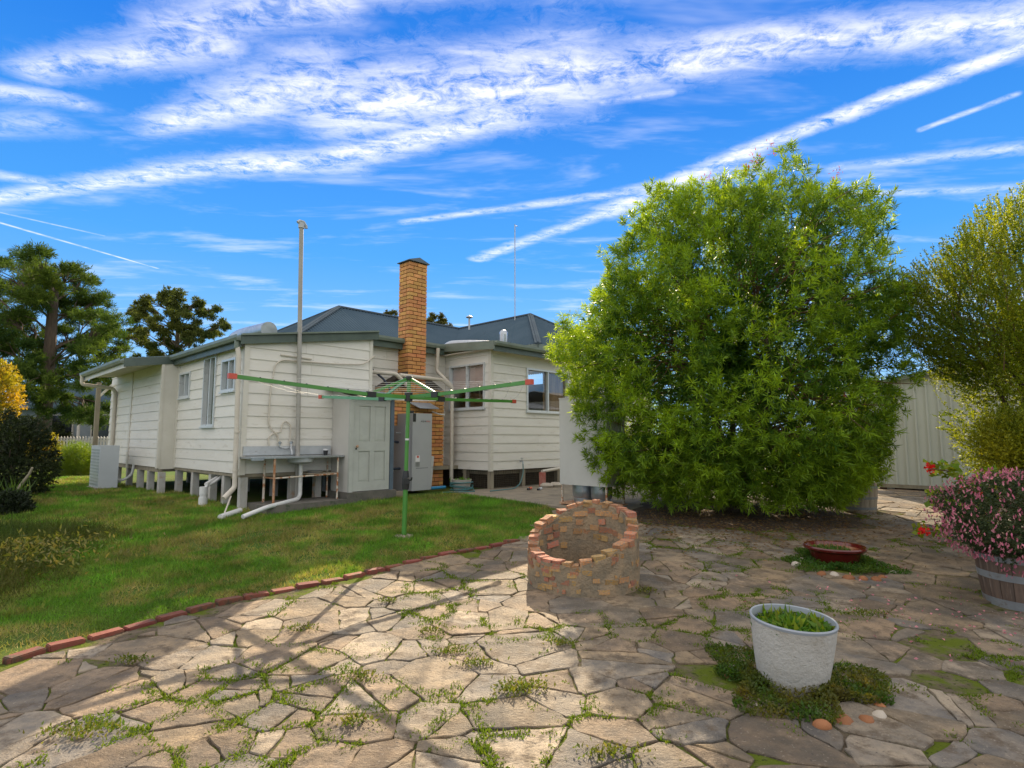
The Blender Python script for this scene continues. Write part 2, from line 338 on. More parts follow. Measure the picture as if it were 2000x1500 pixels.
def glassmat():
    mt = bpy.data.materials.new('window_glass'); mt.use_nodes = True; t = NT(mt.node_tree); t.n.clear()
    fr = t.new('ShaderNodeLayerWeight'); fr.inputs[0].default_value = .5
    tr = t.new('ShaderNodeBsdfTransparent'); tr.inputs[0].default_value = (.93, .94, .94, 1)
    gl = t.new('ShaderNodeBsdfGlossy'); gl.inputs['Roughness'].default_value = .01
    mx = t.new('ShaderNodeMixShader'); t.set(mx.inputs[0], t.m('MULTIPLY_ADD', t.m('POWER', fr.outputs['Facing'], 4.0), .8, .09)); t.l.new(tr.outputs[0], mx.inputs[1]); t.l.new(gl.outputs[0], mx.inputs[2])
    o = t.new('ShaderNodeOutputMaterial'); t.l.new(mx.outputs[0], o.inputs[0]); return mt
M['glass'] = glassmat()
def groundmat():
    mt = bpy.data.materials.new('lawn_soil'); mt.use_nodes = True; t = NT(mt.node_tree); t.n.clear()
    tcn = t.new('ShaderNodeTexCoord'); v = tcn.outputs['Object']
    c = t.mix(t.ss(.35, .65, t.noise(v, 1.3, 6, .6)), (.060, .115, .018), (.095, .115, .026))
    c = t.mix(t.ss(.56, .74, t.noise(v, 3.1, 6, .65)), c, (.10, .075, .038))
    b = t.new('ShaderNodeBsdfPrincipled'); t.set(b.inputs['Base Color'], c); b.inputs['Roughness'].default_value = 1; b.inputs['Specular IOR Level'].default_value = .1
    bn = t.new('ShaderNodeBump'); bn.inputs['Strength'].default_value = .8; bn.inputs['Distance'].default_value = .03; t.set(bn.inputs['Height'], t.noise(v, 30, 5, .7)); t.l.new(bn.outputs[0], b.inputs['Normal'])
    o = t.new('ShaderNodeOutputMaterial'); t.l.new(b.outputs[0], o.inputs[0]); return mt
M['ground'] = groundmat()
def bedmat():
    mt = bpy.data.materials.new('paving_joint'); mt.use_nodes = True; t = NT(mt.node_tree); t.n.clear()
    tcn = t.new('ShaderNodeTexCoord'); v = tcn.outputs['Object']
    c = t.mix(t.ss(.35, .65, t.noise(v, 9, 6, .6)), (.10, .078, .055), (.165, .13, .095))
    c = t.mix(t.ss(.43, .56, t.noise(v, 1.9, 7, .7)), c, (.10, .13, .014))
    c = t.mix(t.ss(.58, .66, t.noise(v, 26, 4, .6)), c, (.045, .06, .012))
    b = t.new('ShaderNodeBsdfPrincipled'); t.set(b.inputs['Base Color'], c); b.inputs['Roughness'].default_value = 1; b.inputs['Specular IOR Level'].default_value = .1
    bn = t.new('ShaderNodeBump'); bn.inputs['Strength'].default_value = 1; bn.inputs['Distance'].default_value = .02; t.set(bn.inputs['Height'], t.noise(v, 45, 6, .7)); t.l.new(bn.outputs[0], b.inputs['Normal'])
    o = t.new('ShaderNodeOutputMaterial'); t.l.new(b.outputs[0], o.inputs[0]); return mt
M['bed'] = bedmat()
def stonemat():
    mt = bpy.data.materials.new('paving_stone'); mt.use_nodes = True; t = NT(mt.node_tree); t.n.clear()
    tcn = t.new('ShaderNodeTexCoord'); v = tcn.outputs['Object']; a = t.new('ShaderNodeAttribute', attribute_name='Col')
    c = t.mix(t.ss(.3, .7, t.noise(v, 2.7, 7, .65)), (.50, .51, .54), (1.32, 1.18, 1.0))
    c = t.vm('MULTIPLY', a.outputs['Color'], c)
    c = t.mix(t.ss(.47, .66, t.noise(v, 5.5, 8, .72)), c, (.12, .088, .058))
    c = t.mix(t.m('MULTIPLY', t.ss(.50, .66, t.noise(v, 1.1, 7, .7)), .75), c, (.095, .082, .064))
    c = t.mix(t.m('MULTIPLY', t.ss(.62, .68, t.noise(v, 48, 4, .6)), .45), c, (.43, .36, .28))
    c = t.mix(t.m('MULTIPLY', t.ss(.65, .70, t.noise(v, 38, 4, .6)), .8), c, (.07, .06, .05))
    b = t.new('ShaderNodeBsdfPrincipled'); t.set(b.inputs['Base Color'], c); t.set(b.inputs['Roughness'], t.m('MULTIPLY_ADD', t.noise(v, 5, 3), .3, .62)); b.inputs['Specular IOR Level'].default_value = .3
    bn = t.new('ShaderNodeBump'); bn.inputs['Strength'].default_value = .9; bn.inputs['Distance'].default_value = .012
    hgt = t.m('ADD', t.noise(v, 55, 6, .7), t.m('MULTIPLY', t.noise(v, 9, 5, .6), 1.5)); bn.inputs['Distance'].default_value = .022; t.set(bn.inputs['Height'], hgt); t.l.new(bn.outputs[0], b.inputs['Normal'])
    o = t.new('ShaderNodeOutputMaterial'); t.l.new(b.outputs[0], o.inputs[0]); return mt
M['stone'] = stonemat()

# ------------------------------------------------------------------ ground, paving, edging
ax = np.concatenate([[-1500, -600, -250, -120, -70], np.arange(-45, 30.1, .75), [45, 80, 150, 300, 700, 1500]])
ay = np.concatenate([[-400, -150, -60, -25], np.arange(-10, 40.1, .6), [50, 70, 110, 200, 420, 900, 2000]])
gx, gy = np.meshgrid(ax, ay); gz = g(gx, gy) - .012 + .018*(vnoise(np.stack([gx*.8, gy*.8, gx*0], -1))-.5)*(np.abs(gx) < 40)
nx, ny = len(ax), len(ay); ii = np.arange((ny-1)*nx).reshape(ny-1, nx)[:, :-1].ravel()
ground = obj('ground', fast_mesh('ground', np.stack([gx, gy, gz], -1).reshape(-1, 3), np.stack([ii, ii+1, ii+nx+1, ii+nx], 1)), M['ground'])
tag(ground, 'grassy ground of the back garden running off to the horizon', 'ground', kind='structure')
ground.data.polygons.foreach_set('use_smooth', [True]*len(ground.data.polygons))

EDGE = np.array([(-6.2, 1.9), (-4.6, 2.95)] + [tuple(gnd(*q)[:2]) for q in ((0, 1300), (100, 1270), (230, 1237), (400, 1190), (480, 1170), (640, 1140), (760, 1112), (850, 1090), (950, 1072), (1012, 1058))])
EX, EY = EDGE[:, 0], EDGE[:, 1]
def lawn_right(y): return np.interp(y, [7.55, 8.6, 10.1, 12], [EX[-1]+.05, .38, .74, .74])
def in_paving(x, y):
    x = np.asarray(x, float); y = np.asarray(y, float); u, v = to_uv(x, y)
    a = np.where(x < EX[-1], y < np.interp(x, EX, EY), (y < EY[-1]) | (x > lawn_right(y)))
    conc = (u > 3.9) & (u < 8.2) & (v > -5.05)
    return a & ~conc & (u < 11.4) & (y < 15.5) & (x < 12) & (y > -3)
def in_tree_bed(x, y): return ((np.asarray(x)-3.75)/2.0)**2 + ((np.asarray(y)-9.75)/1.55)**2 < 1
bx, by = np.arange(-6, 12, .12), np.arange(-3, 15.5, .12); cx_, cy_ = np.meshgrid(bx+.06, by+.06); mk = in_paving(cx_, cy_)
gx, gy = np.meshgrid(np.append(bx, bx[-1]+.12), np.append(by, by[-1]+.12)); nx = gx.shape[1]
jj, kk = np.nonzero(mk); i0 = jj*nx + kk
gz = g(gx, gy) + .004 + .008*(vnoise(np.stack([gx*3, gy*3, gx*0+4], -1))-.5)
pav = obj('paving', fast_mesh('paving', np.stack([gx, gy, gz], -1).reshape(-1, 3), np.stack([i0, i0+1, i0+nx+1, i0+nx], 1)), M['bed'])
tag(pav, 'crazy paving of irregular stone slabs with mossy joints', 'paving', kind='structure')

def clip(poly, n, d):                                         # keep points with n.p <= d
    out = []; k = len(poly)
    for i in range(k):
        a, b = poly[i], poly[(i+1) % k]; da, db = n[0]*a[0]+n[1]*a[1]-d, n[0]*b[0]+n[1]*b[1]-d
        if da <= 0: out.append(a)
        if (da < 0 < db) or (db < 0 < da):
            t = da/(da-db); out.append((a[0]+(b[0]-a[0])*t, a[1]+(b[1]-a[1])*t))
    return out
POT = (1.712, 3.66); BOWL = (3.68, 6.68); WELL = (.724, 5.986); WR = .557
pts = []; cell = {}
for q in rng.random((32000, 2))*[18, 16.5] + [-6, -2.5]:
    x, y = q; d = rng.choice([.18, .25, .31, .36, .42]) + .018*max(0, y-2)
    ci, cj = int(x/.4), int(y/.4); ok = True
    for a in range(ci-2, ci+3):
        for b in range(cj-2, cj+3):
            for p in cell.get((a, b), ()):
                if (p[0]-x)**2+(p[1]-y)**2 < d*d: ok = False
    if ok: cell.setdefault((ci, cj), []).append((x, y)); pts.append((x, y))
pts = np.array(pts); wts = rng.normal(0, .085, len(pts))
stones = []
tones = np.array([(.295, .24, .17), (.265, .225, .172), (.245, .22, .187), (.23, .217, .20), (.28, .225, .168), (.24, .19, .14), (.33, .295, .245)])
for i, p in enumerate(pts):
    if abs(p[0]) > p[1]*1.0+1.6 or p[1] < .4: continue
    if not in_paving(p[0], p[1]) or in_tree_bed(p[0], p[1]) or p[1] > 14.6: continue
    if rng.random() < .015: continue
    dd = pts - p; d2 = (dd**2).sum(1); nb = np.argsort(d2)[1:22]
    poly = [(p[0]-1, p[1]-1), (p[0]+1, p[1]-1), (p[0]+1, p[1]+1), (p[0]-1, p[1]+1)]; jt = rng.uniform(.001, .009)
    for j in nb:
        n = dd[j]/math.sqrt(d2[j]); mid = p + dd[j]*.5 + n*(wts[i]-wts[j])*.5
        poly = clip(poly, n, n@mid - jt)
        if len(poly) < 3: break
    if len(poly) < 3: continue
    shards = [poly]
    if rng.random() < .42:                                    # crack some slabs into sharper shards
        c0 = np.mean(poly, 0) + rng.normal(0, .03, 2); th = rng.uniform(0, PI); n = np.array([math.cos(th), math.sin(th)])
        shards = [clip(poly, n, n@c0-.006), clip(poly, -n, -n@c0-.006)]
    for poly in shards:
        if len(poly) < 3: continue
        poly = np.array(poly); ctr = poly.mean(0)
        if np.hypot(*(ctr-POT)) < .36 or np.hypot(*(ctr-BOWL)) < .40 or np.hypot(*(ctr-WELL)) < WR-.1: continue
        if ctr[0] < EX[-1] and ctr[1] > np.interp(ctr[0], EX, EY)-.10: continue
        keep = []; k = len(poly)
        for a in range(k):
            p0, p1, p2 = poly[a-1], poly[a], poly[(a+1) % k]; l1, l2 = np.linalg.norm(p1-p0), np.linalg.norm(p2-p1)
            c = min(rng.uniform(.003, .014), .3*l1, .3*l2)
            keep += [p1 + (p0-p1)/max(l1, 1e-6)*c, p1 + (p2-p1)/max(l2, 1e-6)*c]
        ring = []
        for a in range(len(keep)):
            q0, q1 = keep[a], keep[(a+1) % len(keep)]; n = max(1, int(np.linalg.norm(q1-q0)/.065))
            for s_ in range(n): ring.append(q0 + (q1-q0)*s_/n + rng.normal(0, .0055, 2))
        ring = np.array(ring); ctr = ring.mean(0)
        lim = np.interp(ring[:, 0], EX, EY) - .02
        ring[:, 1] = np.where((ring[:, 0] < EX[-1]) & (ring[:, 1] > lim), lim, ring[:, 1])
        area = .5*abs(np.dot(ring[:, 0], np.roll(ring[:, 1], 1)) - np.dot(ring[:, 1], np.roll(ring[:, 0], 1)))
        if area < .006: continue
        stones.append((area/max(1., np.hypot(*ctr))**3*(1 if abs(ctr[0]) < .95*ctr[1]+.3 and ctr[1] > 1.7 else 1e-4), ring, ctr))
stones.sort(key=lambda s: -s[0])
rest_v, rest_f, rest_c, ro = [], [], [], 0
for i, (_, ring, ctr) in enumerate(stones):
    k = len(ring); top = .011 + rng.uniform(0, .009); tl = rng.normal(0, .008, 2)
    def zz(q, h): return g(q[:, 0], q[:, 1]) + h + (q-ctr)@tl
    rn = norm(ring-ctr); r1 = ring - rn*.005; r2 = ring - rn*.03
    vv = np.concatenate([np.c_[ring, g(ring[:, 0], ring[:, 1])-.006], np.c_[ring, zz(ring, top-.004)], np.c_[r1, zz(r1, top)], np.c_[r2, zz(r2, top+.0005)+rng.normal(0, .0006, k)], [[*ctr, float(g(*ctr))+top+.0005]]])
    ff = []
    for lay in range(3):
        for a in range(k): b = (a+1) % k; ff.append((lay*k+a, lay*k+b, (lay+1)*k+b, (lay+1)*k+a))
    for a in range(k): b = (a+1) % k; ff.append((3*k+a, 3*k+b, 4*k, 4*k))
    t = tones[rng.integers(len(tones))]*rng.uniform(.80, 1.12)*(1 if ctr[0] < 3 else .9)  # right-hand slabs toned darker, adding to the shade there
    cc = np.repeat(t[None], len(vv), 0)
    if i < 300:
        me = bpy.data.meshes.new('paving_stone'); me.from_pydata(vv.tolist(), [], [tuple(dict.fromkeys(f)) for f in ff])
        a = me.attributes.new('Col', 'FLOAT_COLOR', 'POINT'); a.data.foreach_set('color', np.c_[cc, np.ones(len(vv))].astype(np.float32).ravel())
        me.update()
        obj('paving_stone', me, M['stone'], pav)
    else:
        rest_v.append(vv); rest_f += [tuple(x+ro for x in dict.fromkeys(f)) for f in ff]; rest_c.append(cc); ro += len(vv)
me = bpy.data.meshes.new('far_paving_stones'); me.from_pydata(np.concatenate(rest_v).tolist(), [], rest_f)
a = me.attributes.new('Col', 'FLOAT_COLOR', 'POINT'); rc = np.concatenate(rest_c); a.data.foreach_set('color', np.c_[rc, np.ones(len(rc))].astype(np.float32).ravel()); me.update()
tag(obj('far_paving_stones', me, M['stone'], pav), kind='stuff')

# brick edging between lawn and paving
edging = empty('brick_edging', (EX[2], EY[2], 0), 0, 'row of old red bricks edging the lawn along the paving', 'edging')
seg = np.sqrt((np.diff(EDGE, axis=0)**2).sum(1)); cum = np.concatenate([[0], np.cumsum(seg)])
bmesh_ = MB().box((-.108, -.05, -.05), (.108, .05, .052)).mesh('brick')
bmx = bmesh.new(); bmx.from_mesh(bmesh_); bmesh.ops.bevel(bmx, geom=bmx.edges[:], offset=.007, segments=2, affect='EDGES'); bmx.to_mesh(bmesh_); bmx.free(); bmesh_.materials.append(M['redbrick'])
s = .12
while s < cum[-1]-.1:
    q = np.array([np.interp(s, cum, EX), np.interp(s, cum, EY)]); q2 = np.array([np.interp(s+.1, cum, EX), np.interp(s+.1, cum, EY)])
    o = bpy.data.objects.new('brick', bmesh_); COL.objects.link(o); o.parent = edging
    o.location = (q[0]-EX[2], q[1]+.03-EY[2], float(g(*q)) - .016 + rng.uniform(-.010, .006)); d = q2-q
    o.rotation_euler = (rng.normal(0, .03), rng.normal(0, .025), math.atan2(d[1], d[0]) + rng.normal(0, .03)); s += .238 + rng.uniform(0, .02)

# concrete path beside the house
HE = lambda name, u, v, z, label, cat, group=None: empty(name, W(u, v, z), HROT, label, cat, group)
path = empty('concrete_path', W(0, 0, 0), HROT); tag(path, 'old grey concrete path slabs in front of the wire skirted wall', 'path', kind='structure')
us = [3.95, 5.1, 6.35, 7.6, 8.2]; vs_ = [-5.0, -3.9, -2.8, -1.8, -.75]
for a in range(4):
    for b in range(4):
        z = [gh(us[a+i], vs_[b+j])+.02 for i, j in ((0, 0), (1, 0), (1, 1), (0, 1))]; e = .008
        poly = [(us[a]+e, vs_[b]+e, z[0]), (us[a+1]-e, vs_[b]+e, z[1]), (us[a+1]-e, vs_[b+1]-e, z[2]), (us[a]+e, vs_[b+1]-e, z[3])]
        MB().prism(poly, 4, (0, 0, -.12)).build('slab', M['concrete'], path)

# ------------------------------------------------------------------ leaf clouds
def leaves(base, dirs, length, width, cols, bend=.0, side=None, tri=False):
    n = len(base); dirs = norm(dirs); length = np.broadcast_to(length, (n,))[:, None]; width = np.broadcast_to(width, (n,))[:, None]
    rv = rng.normal(size=(n, 3)) if side is None else side
    sd_ = norm(np.cross(dirs, rv)); nm = np.cross(sd_, dirs)
    mid = base + dirs*length*.45 + nm*length*bend*.3
    tip = base + dirs*length - nm*length*bend
    if tri:
        vv = np.stack([base - sd_*width*.5, base + sd_*width*.5, tip], 1).reshape(-1, 3); q = np.arange(3*n).reshape(n, 3); return vv, q, np.repeat(cols, 3, 0)
    vv = np.stack([base, mid + sd_*width*.5, tip, mid - sd_*width*.5], 1).reshape(-1, 3)
    return vv, np.arange(4*n).reshape(n, 4), np.repeat(cols, 4, 0)
def leaf_obj(name, parts, mat, parent=None):
    off = 0; V_, Q_, C_ = [], [], []
    for v, q, c in parts: V_.append(v); Q_.append(q+off); C_.append(c); off += len(v)
    return obj(name, fast_mesh(name, np.concatenate(V_), np.concatenate(Q_), np.concatenate(C_)), mat, parent)
def rand_dir(n): return norm(rng.normal(size=(n, 3)))
def vary(base, n, amt=.2, alt=None, p=None):
    c = np.asarray(base)[None]*rng.uniform(1-amt, 1+amt, (n, 1))
    if alt is not None:
        t = rng.random((n, 1)) if p is None else np.asarray(p).reshape(n, 1); c = c*(1-t) + np.asarray(alt)[None]*rng.uniform(1-amt, 1+amt, (n, 1))*t
    return c
def sprigs(tips, dirs, per, twig, ll, lw, spread, col, alt, amt=.25, bend=.1, colp=None):
    """a spray of leaves on each short twig ending at tip"""
    n = len(tips); d = norm(dirs); t = rng.random((n, per)); base = tips[:, None] - d[:, None]*twig*(1-t)[..., None]
    rd = rand_dir(n*per).reshape(n, per, 3); ld = norm(d[:, None]*(1-spread) + rd*spread + d[:, None]*t[..., None]*.3)
    k = n*per; cp = np.repeat(rng.random(n) if colp is None else colp, per)
    return leaves(base.reshape(-1, 3), ld.reshape(-1, 3), rng.uniform(.65, 1.1, k)*ll, rng.uniform(.8, 1.2, k)*lw, vary(col, k, amt, alt, np.clip(cp + rng.normal(0, .15, k), 0, 1.25)), bend)

# ------------------------------------------------------------------ lawn grass
def in_house(x, y, m=0.):
    u, v = to_uv(x, y); return ((u > .05+m) & (v > .05+m)) | ((u > -.25+m) & (v > 3.6) & (v < 8.5)) | ((u > 1.6) & (v > -.72)) | ((u > 3.0) & (v > -.9)) | ((u > .1) & (u < 1.7) & (v > -.8))
def lawn_points(n, x0, x1, y0, y1, ref):
    x = rng.uniform(x0, x1, n); y = rng.uniform(y0, y1, n); d = np.hypot(x, y)
    ok = ~in_paving(x, y) & (rng.random(n) < np.clip((ref/d)**1.6, 0, 1)) & ~in_house(x, y) & (np.abs(x) < y*.98+.8)
    ok &= (x < EX[-1]+.1) | (x < lawn_right(y)-.02)
    u, v = to_uv(x, y); ok &= ~((u > 3.93) & (v > -5.05)) & (y > np.interp(x, EX, EY)+.045)
    return x[ok], y[ok], d[ok]
x, y, d = lawn_points(1500000, -15, 1.2, 2.6, 17, 6.6)
nz = vnoise(np.stack([x*1.4, y*1.4, x*0+1], -1)); nz2 = vnoise(np.stack([x*4.5, y*4.5, x*0+7], -1)); nz3 = vnoise(np.stack([x*.5, y*.5, x*0+9], -1))
near_edge = np.clip(1 - (y - np.interp(x, EX, EY))/.75, 0, 1)*(x < 0)
dry = np.clip(sm(.36, .66, nz*.45+nz2*.55)*.9 + near_edge*.65*nz2*1.4 + .12*sm(.55, .8, nz3), 0, 1)
keep = rng.random(len(x)) > .88*sm(.55, .75, nz2)*sm(.3, .65, nz); x, y, d, dry, nz2 = x[keep], y[keep], d[keep], dry[keep], nz2[keep]
n = len(x); dirs = np.stack([rng.normal(0, .75, n), rng.normal(0, .75, n), np.ones(n)], 1)
tcol = dry*rng.uniform(.4, 1.2, n)
cols = vary((.115, .25, .026), n, .35, (.32, .25, .10), np.clip(tcol, 0, 1)); cols[rng.random(n) < .2] *= (1.25, 1.25, .8); cols *= (.6+.8*vnoise(np.stack([x*2.6, y*2.6, x*0+15], -1)))[:, None]
ln = rng.uniform(.018, .045, n)*(1+.4*nz2)*np.clip(d/6, 1, 1.7); wd = .0042*np.clip(d/5, .8, 3.2)
tx_, ty_, td_ = lawn_points(60000, -15, 1.2, 2.6, 15, 3.4); tk = rng.random(len(tx_)) < sm(.38, .7, vnoise(np.stack([tx_*1.1, ty_*1.1, tx_*0+31], -1))); tx_, ty_, td_ = tx_[tk][:4200], ty_[tk][:4200], td_[tk][:4200]
m_ = 13; tn = len(tx_)*m_; tcx = np.repeat(vary((.09, .20, .02), len(tx_), .5, (.22, .22, .05)), m_, 0)*rng.uniform(.75, 1.25, (tn, 1)); qx, qy = np.repeat(tx_, m_)+rng.normal(0, .02, tn), np.repeat(ty_, m_)+rng.normal(0, .02, tn)
lawn = leaf_obj('lawn_grass', [leaves(np.stack([qx, qy, g(qx, qy)-.004], 1), np.stack([rng.normal(0, .8, tn), rng.normal(0, .8, tn), np.ones(tn)], 1), rng.uniform(.035, .075, tn), .006*np.clip(np.repeat(td_, m_)/5, .8, 2.5), tcx, .35, tri=True), leaves(np.stack([x, y, g(x, y)-.004], 1), dirs, ln, wd*1.25, cols, .25, tri=True)], M['grass'])
tag(lawn, 'short green lawn with dry straw patches', 'grass', kind='stuff')

# mossy weeds in the paving joints
x = rng.uniform(-5, 6, 190000); y = rng.uniform(1.7, 9.5, 190000); ok = in_paving(x, y) & (np.abs(x) < y*.95+.4)
nzw = vnoise(np.stack([x*1.5, y*1.5, x*0+21], -1))*.6 + vnoise(np.stack([x*5, y*5, x*0+22], -1))*.4; ok &= (rng.random(len(x)) < sm(.47, .70, nzw))
x, y = x[ok], y[ok]; inst = np.zeros(len(x), bool); nrp = pts[(np.abs(pts[:, 0]) < 8) & (pts[:, 1] < 11)]
for a in range(0, len(x), 4000):
    d2 = ((x[a:a+4000, None]-nrp[None, :, 0])**2 + (y[a:a+4000, None]-nrp[None, :, 1])**2); pr = np.sqrt(np.partition(d2, 1, axis=1)[:, :2]); inst[a:a+4000] = (pr[:, 1]-pr[:, 0]) < .055
x, y = x[inst], y[inst]; k = 7; n = len(x)*k
bx_ = np.repeat(x, k) + rng.normal(0, .016, n); by_ = np.repeat(y, k) + rng.normal(0, .016, n)
tuft = []
for tx, ty, tr_ in ((915, 1280, .10), (1105, 1265, .07), (1025, 1350, .10), (700, 1330, .07), (590, 1235, .07), (130, 1440, .10), (650, 1420, .06), (1180, 1485, .09), (1005, 1360, .08), (1690, 1205, .12), (480, 1165, .06), (860, 1240, .06), (1270, 1160, .06), (750, 1180, .05), (250, 1300, .07), (940, 1305, .07), (1730, 1360, .07)):
    tn = int(1900*tr_); tc0 = gnd(tx, ty); qx, qy = tc0[0]+rng.normal(0, tr_*.9, tn)+rng.normal(0, .05), tc0[1]+rng.normal(0, tr_*.4, tn)
    tuft.append(leaves(np.stack([qx, qy, g(qx, qy)+.015+rng.random(tn)*.035], 1), np.stack([rng.normal(0, .9, tn), rng.normal(0, .9, tn), np.ones(tn)], 1), rng.uniform(.014, .035, tn), rng.uniform(.008, .015, tn), vary((.085, .15, .015), tn, .4, (.20, .18, .04)), .2))
weeds = leaf_obj('joint_weeds', tuft + [leaves(np.stack([bx_, by_, g(bx_, by_)+.004], 1), np.stack([rng.normal(0, .9, n), rng.normal(0, .9, n), np.ones(n)], 1), rng.uniform(.012, .038, n), rng.uniform(.006, .012, n), vary((.11, .19, .012), n, .35, (.16, .20, .02)), .2)], M['grass'])
tag(weeds, 'moss and tiny weeds growing along the paving joints', 'weeds', kind='stuff')

# ================================================================== the house
house = empty('weatherboard_house', W(0, 0, 0), HROT, 'cream weatherboard house on stumps with blue grey hip roof and brick chimney', 'house')
def rect_minus(r, holes):
    out = [r]
    for h in holes:
        nxt = []
        for (s0, s1, z0, z1) in out:
            a0, a1, b0, b1 = max(s0, h[0]), min(s1, h[1]), max(z0, h[2]), min(z1, h[3])
            if a0 >= a1 or b0 >= b1: nxt.append((s0, s1, z0, z1)); continue
            if s0 < a0: nxt.append((s0, a0, z0, z1))
            if a1 < s1: nxt.append((a1, s1, z0, z1))
            if z0 < b0: nxt.append((a0, a1, z0, b0))
            if b1 < z1: nxt.append((a0, a1, b1, z1))
        out = nxt
    return [q for q in out if q[1]-q[0] > .01 and q[3]-q[2] > .004]
def wall(name, axis, c, out, s0, s1, zb, zt, holes=(), pitch=.2, z_first=None, boards=True, label=None):
    """lapped boards on a backing; axis 'u' or 'v', plane coordinate c, out = outward sign; zt = (z at s0, z at s1)"""
    def P3(s, z, off): return (s, c+out*off, z) if axis == 'u' else (c+out*off, s, z)
    top = lambda s: zt[0] + (zt[1]-zt[0])*(s-s0)/(s1-s0)
    zmax = max(zt); mb = MB()
    for (a0, a1, b0, b1) in rect_minus((s0, s1, zb, zmax), holes):
        poly = clip([(a0, b0), (a1, b0), (a1, b1), (a0, b1)], *half_plane(s0, s1, zt))
        if len(poly) > 2: mb.prism([P3(p[0], p[1], -.012) for p in poly], None, tuple(np.array(P3(0, 0, -.1))-np.array(P3(0, 0, -.012))))
    w_ = mb.build(name, M['trim'], house)
    if label: w_['label'] = label
    if not boards: return w_
    z = zb if z_first is None else z_first - pitch
    while z < zmax - .01:
        za, zb2 = max(z, zb), min(z+pitch, zmax)
        rects = []
        for q in rect_minus((s0, s1, za, zb2), holes):        # long boards are butt jointed
            if q[1]-q[0] > 1.9 and rng.random() < .7: c_ = q[0] + (q[1]-q[0])*rng.uniform(.25, .75); rects += [(q[0], c_-.0015, q[2], q[3]), (c_+.0015, q[1], q[2], q[3])]
            else: rects.append(q)
        for (a0, a1, b0, b1) in rects:
            poly = clip([(a0, b0), (a1, b0), (a1, b1), (a0, b1)], *half_plane(s0, s1, zt))
            if len(poly) < 3 or max(p[1] for p in poly)-min(p[1] for p in poly) < .006: continue
            m_ = MB(); f = lambda zz: .021 - .015*(zz-z)/pitch
            fr = [P3(p[0], p[1], f(p[1])) for p in poly]; bk = [P3(p[0], p[1], -.011) for p in poly]; k = len(poly)
            m_.add(fr+bk, [tuple(range(k)), tuple(range(2*k-1, k-1, -1))] + [(i, k+i, k+(i+1) % k, (i+1) % k) for i in range(k)])
            m_.build('weatherboard', M['board'], w_)
        z += pitch
    return w_
def half_plane(s0, s1, zt):                                   # points under the sloping top edge
    k = (zt[1]-zt[0])/(s1-s0); return (-k, 1.), zt[0]-k*s0
def window(axis, c, out, s0, s1, z0, z1, panes, fill, sill=True, label=None, fw=.04):
    def P3(s, z, off): return np.array((s, c+out*off, z) if axis == 'u' else (c+out*off, s, z))
    def bx(mb, a0, a1, b0, b1, o0, o1):
        A, B = P3(a0, b0, o0), P3(a1, b1, o1); mb.box(np.minimum(A, B), np.maximum(A, B))
    fr = MB(); bx(fr, s0, s1, z1-fw, z1, -.06, .042); bx(fr, s0, s1, z0, z0+fw, -.06, .042); bx(fr, s0, s0+fw, z0+fw, z1-fw, -.06, .042); bx(fr, s1-fw, s1, z0+fw, z1-fw, -.06, .042)
    w_ = fr.build('window', M['frame'], house)
    if label: w_['label'] = label
    n = len(panes); L = s1-s0-2*fw
    for i, pn in enumerate(panes):
        a0 = s0+fw+L*i/n; a1 = s0+fw+L*(i+1)/n; dpt = .012*(i % 2)
        m_ = MB(); bx(m_, a0, a1, z0+fw, z1-fw, -.030-dpt, -.026-dpt); m_.build('pane', M[pn], w_)
        if i: m_ = MB(); bx(m_, a0-.02, a0+.02, z0+fw, z1-fw, -.05, .03); m_.build('mullion', M['frame'], w_)
    for j, (mat, b0, b1, a0, a1) in enumerate(fill):
        m_ = MB(); bx(m_, s0-.02+(s1-s0+.04)*a0, s0-.02+(s1-s0+.04)*a1, z0+(z1-z0)*b0-.03*(b0 == 0), z0+(z1-z0)*b1+.03*(b1 == 1), -.085-.02*j, -.075-.02*j); m_.build('curtain', M[mat], w_)
    if sill: m_ = MB(); bx(m_, s0-.02, s1+.02, z0-.03, z0-.002, -.02, .065); m_.build('sill', M['frame'], w_)
    return w_

RS = .155                                                      # skillion pitch of the left wing
rz_ = lambda u: 3.24 + RS*(u+.07)                             # underside of its roof
# --- walls
wall('front_wall', 'u', 0., -1, .055, 2.5, .90, (rz_(.055)-.03, rz_(2.5)-.03), [(1.70, 2.52, .3, 2.2)], z_first=1.1)
lw = [(.37, 1.03, 2.36, 2.955), (1.33, 1.98, 1.735, 3.09), (2.80, 3.46, 2.36, 2.90)]
wall('side_wall', 'v', 0., -1, .055, 3.62, .90, (3.16, 3.16), lw, z_first=1.1)
wall('side_wall', 'v', -.3, -1, 3.66, 8.2, .90, (3.12, 3.12), (), z_first=1.1)
MB().box((-.30, 3.60, .86), (.0, 3.64, 3.16)).build('return_panel', M['trim'], house)
wall('recess_wall', 'u', .62, -1, 2.52, 4.98, .86, (3.62, 3.62), (), z_first=1.06)
wall('recess_wall', 'v', 2.5, 1, .0, .60, .9, (3.58, 3.58), (), boards=False)
RU, RV = 5.0, -.98
wall('rear_wall', 'v', RU, -1, RV+.05, 1.6, .80, (3.56, 3.70), [(-.80, .44, 2.19, 3.24)], z_first=1.0)
wall('rear_wall', 'u', RV, -1, RU+.05, 11.0, .80, (3.52, 3.52), [(6.17, 7.77, 2.15, 3.20)], z_first=1.0)
wall('main_wall', 'u', 3.1, -1, 2.6, 7.3, .9, (3.86, 3.86), boards=False); wall('main_wall', 'v', 2.5, -1, 3.1, 7.9, .9, (3.86, 3.86), boards=False)
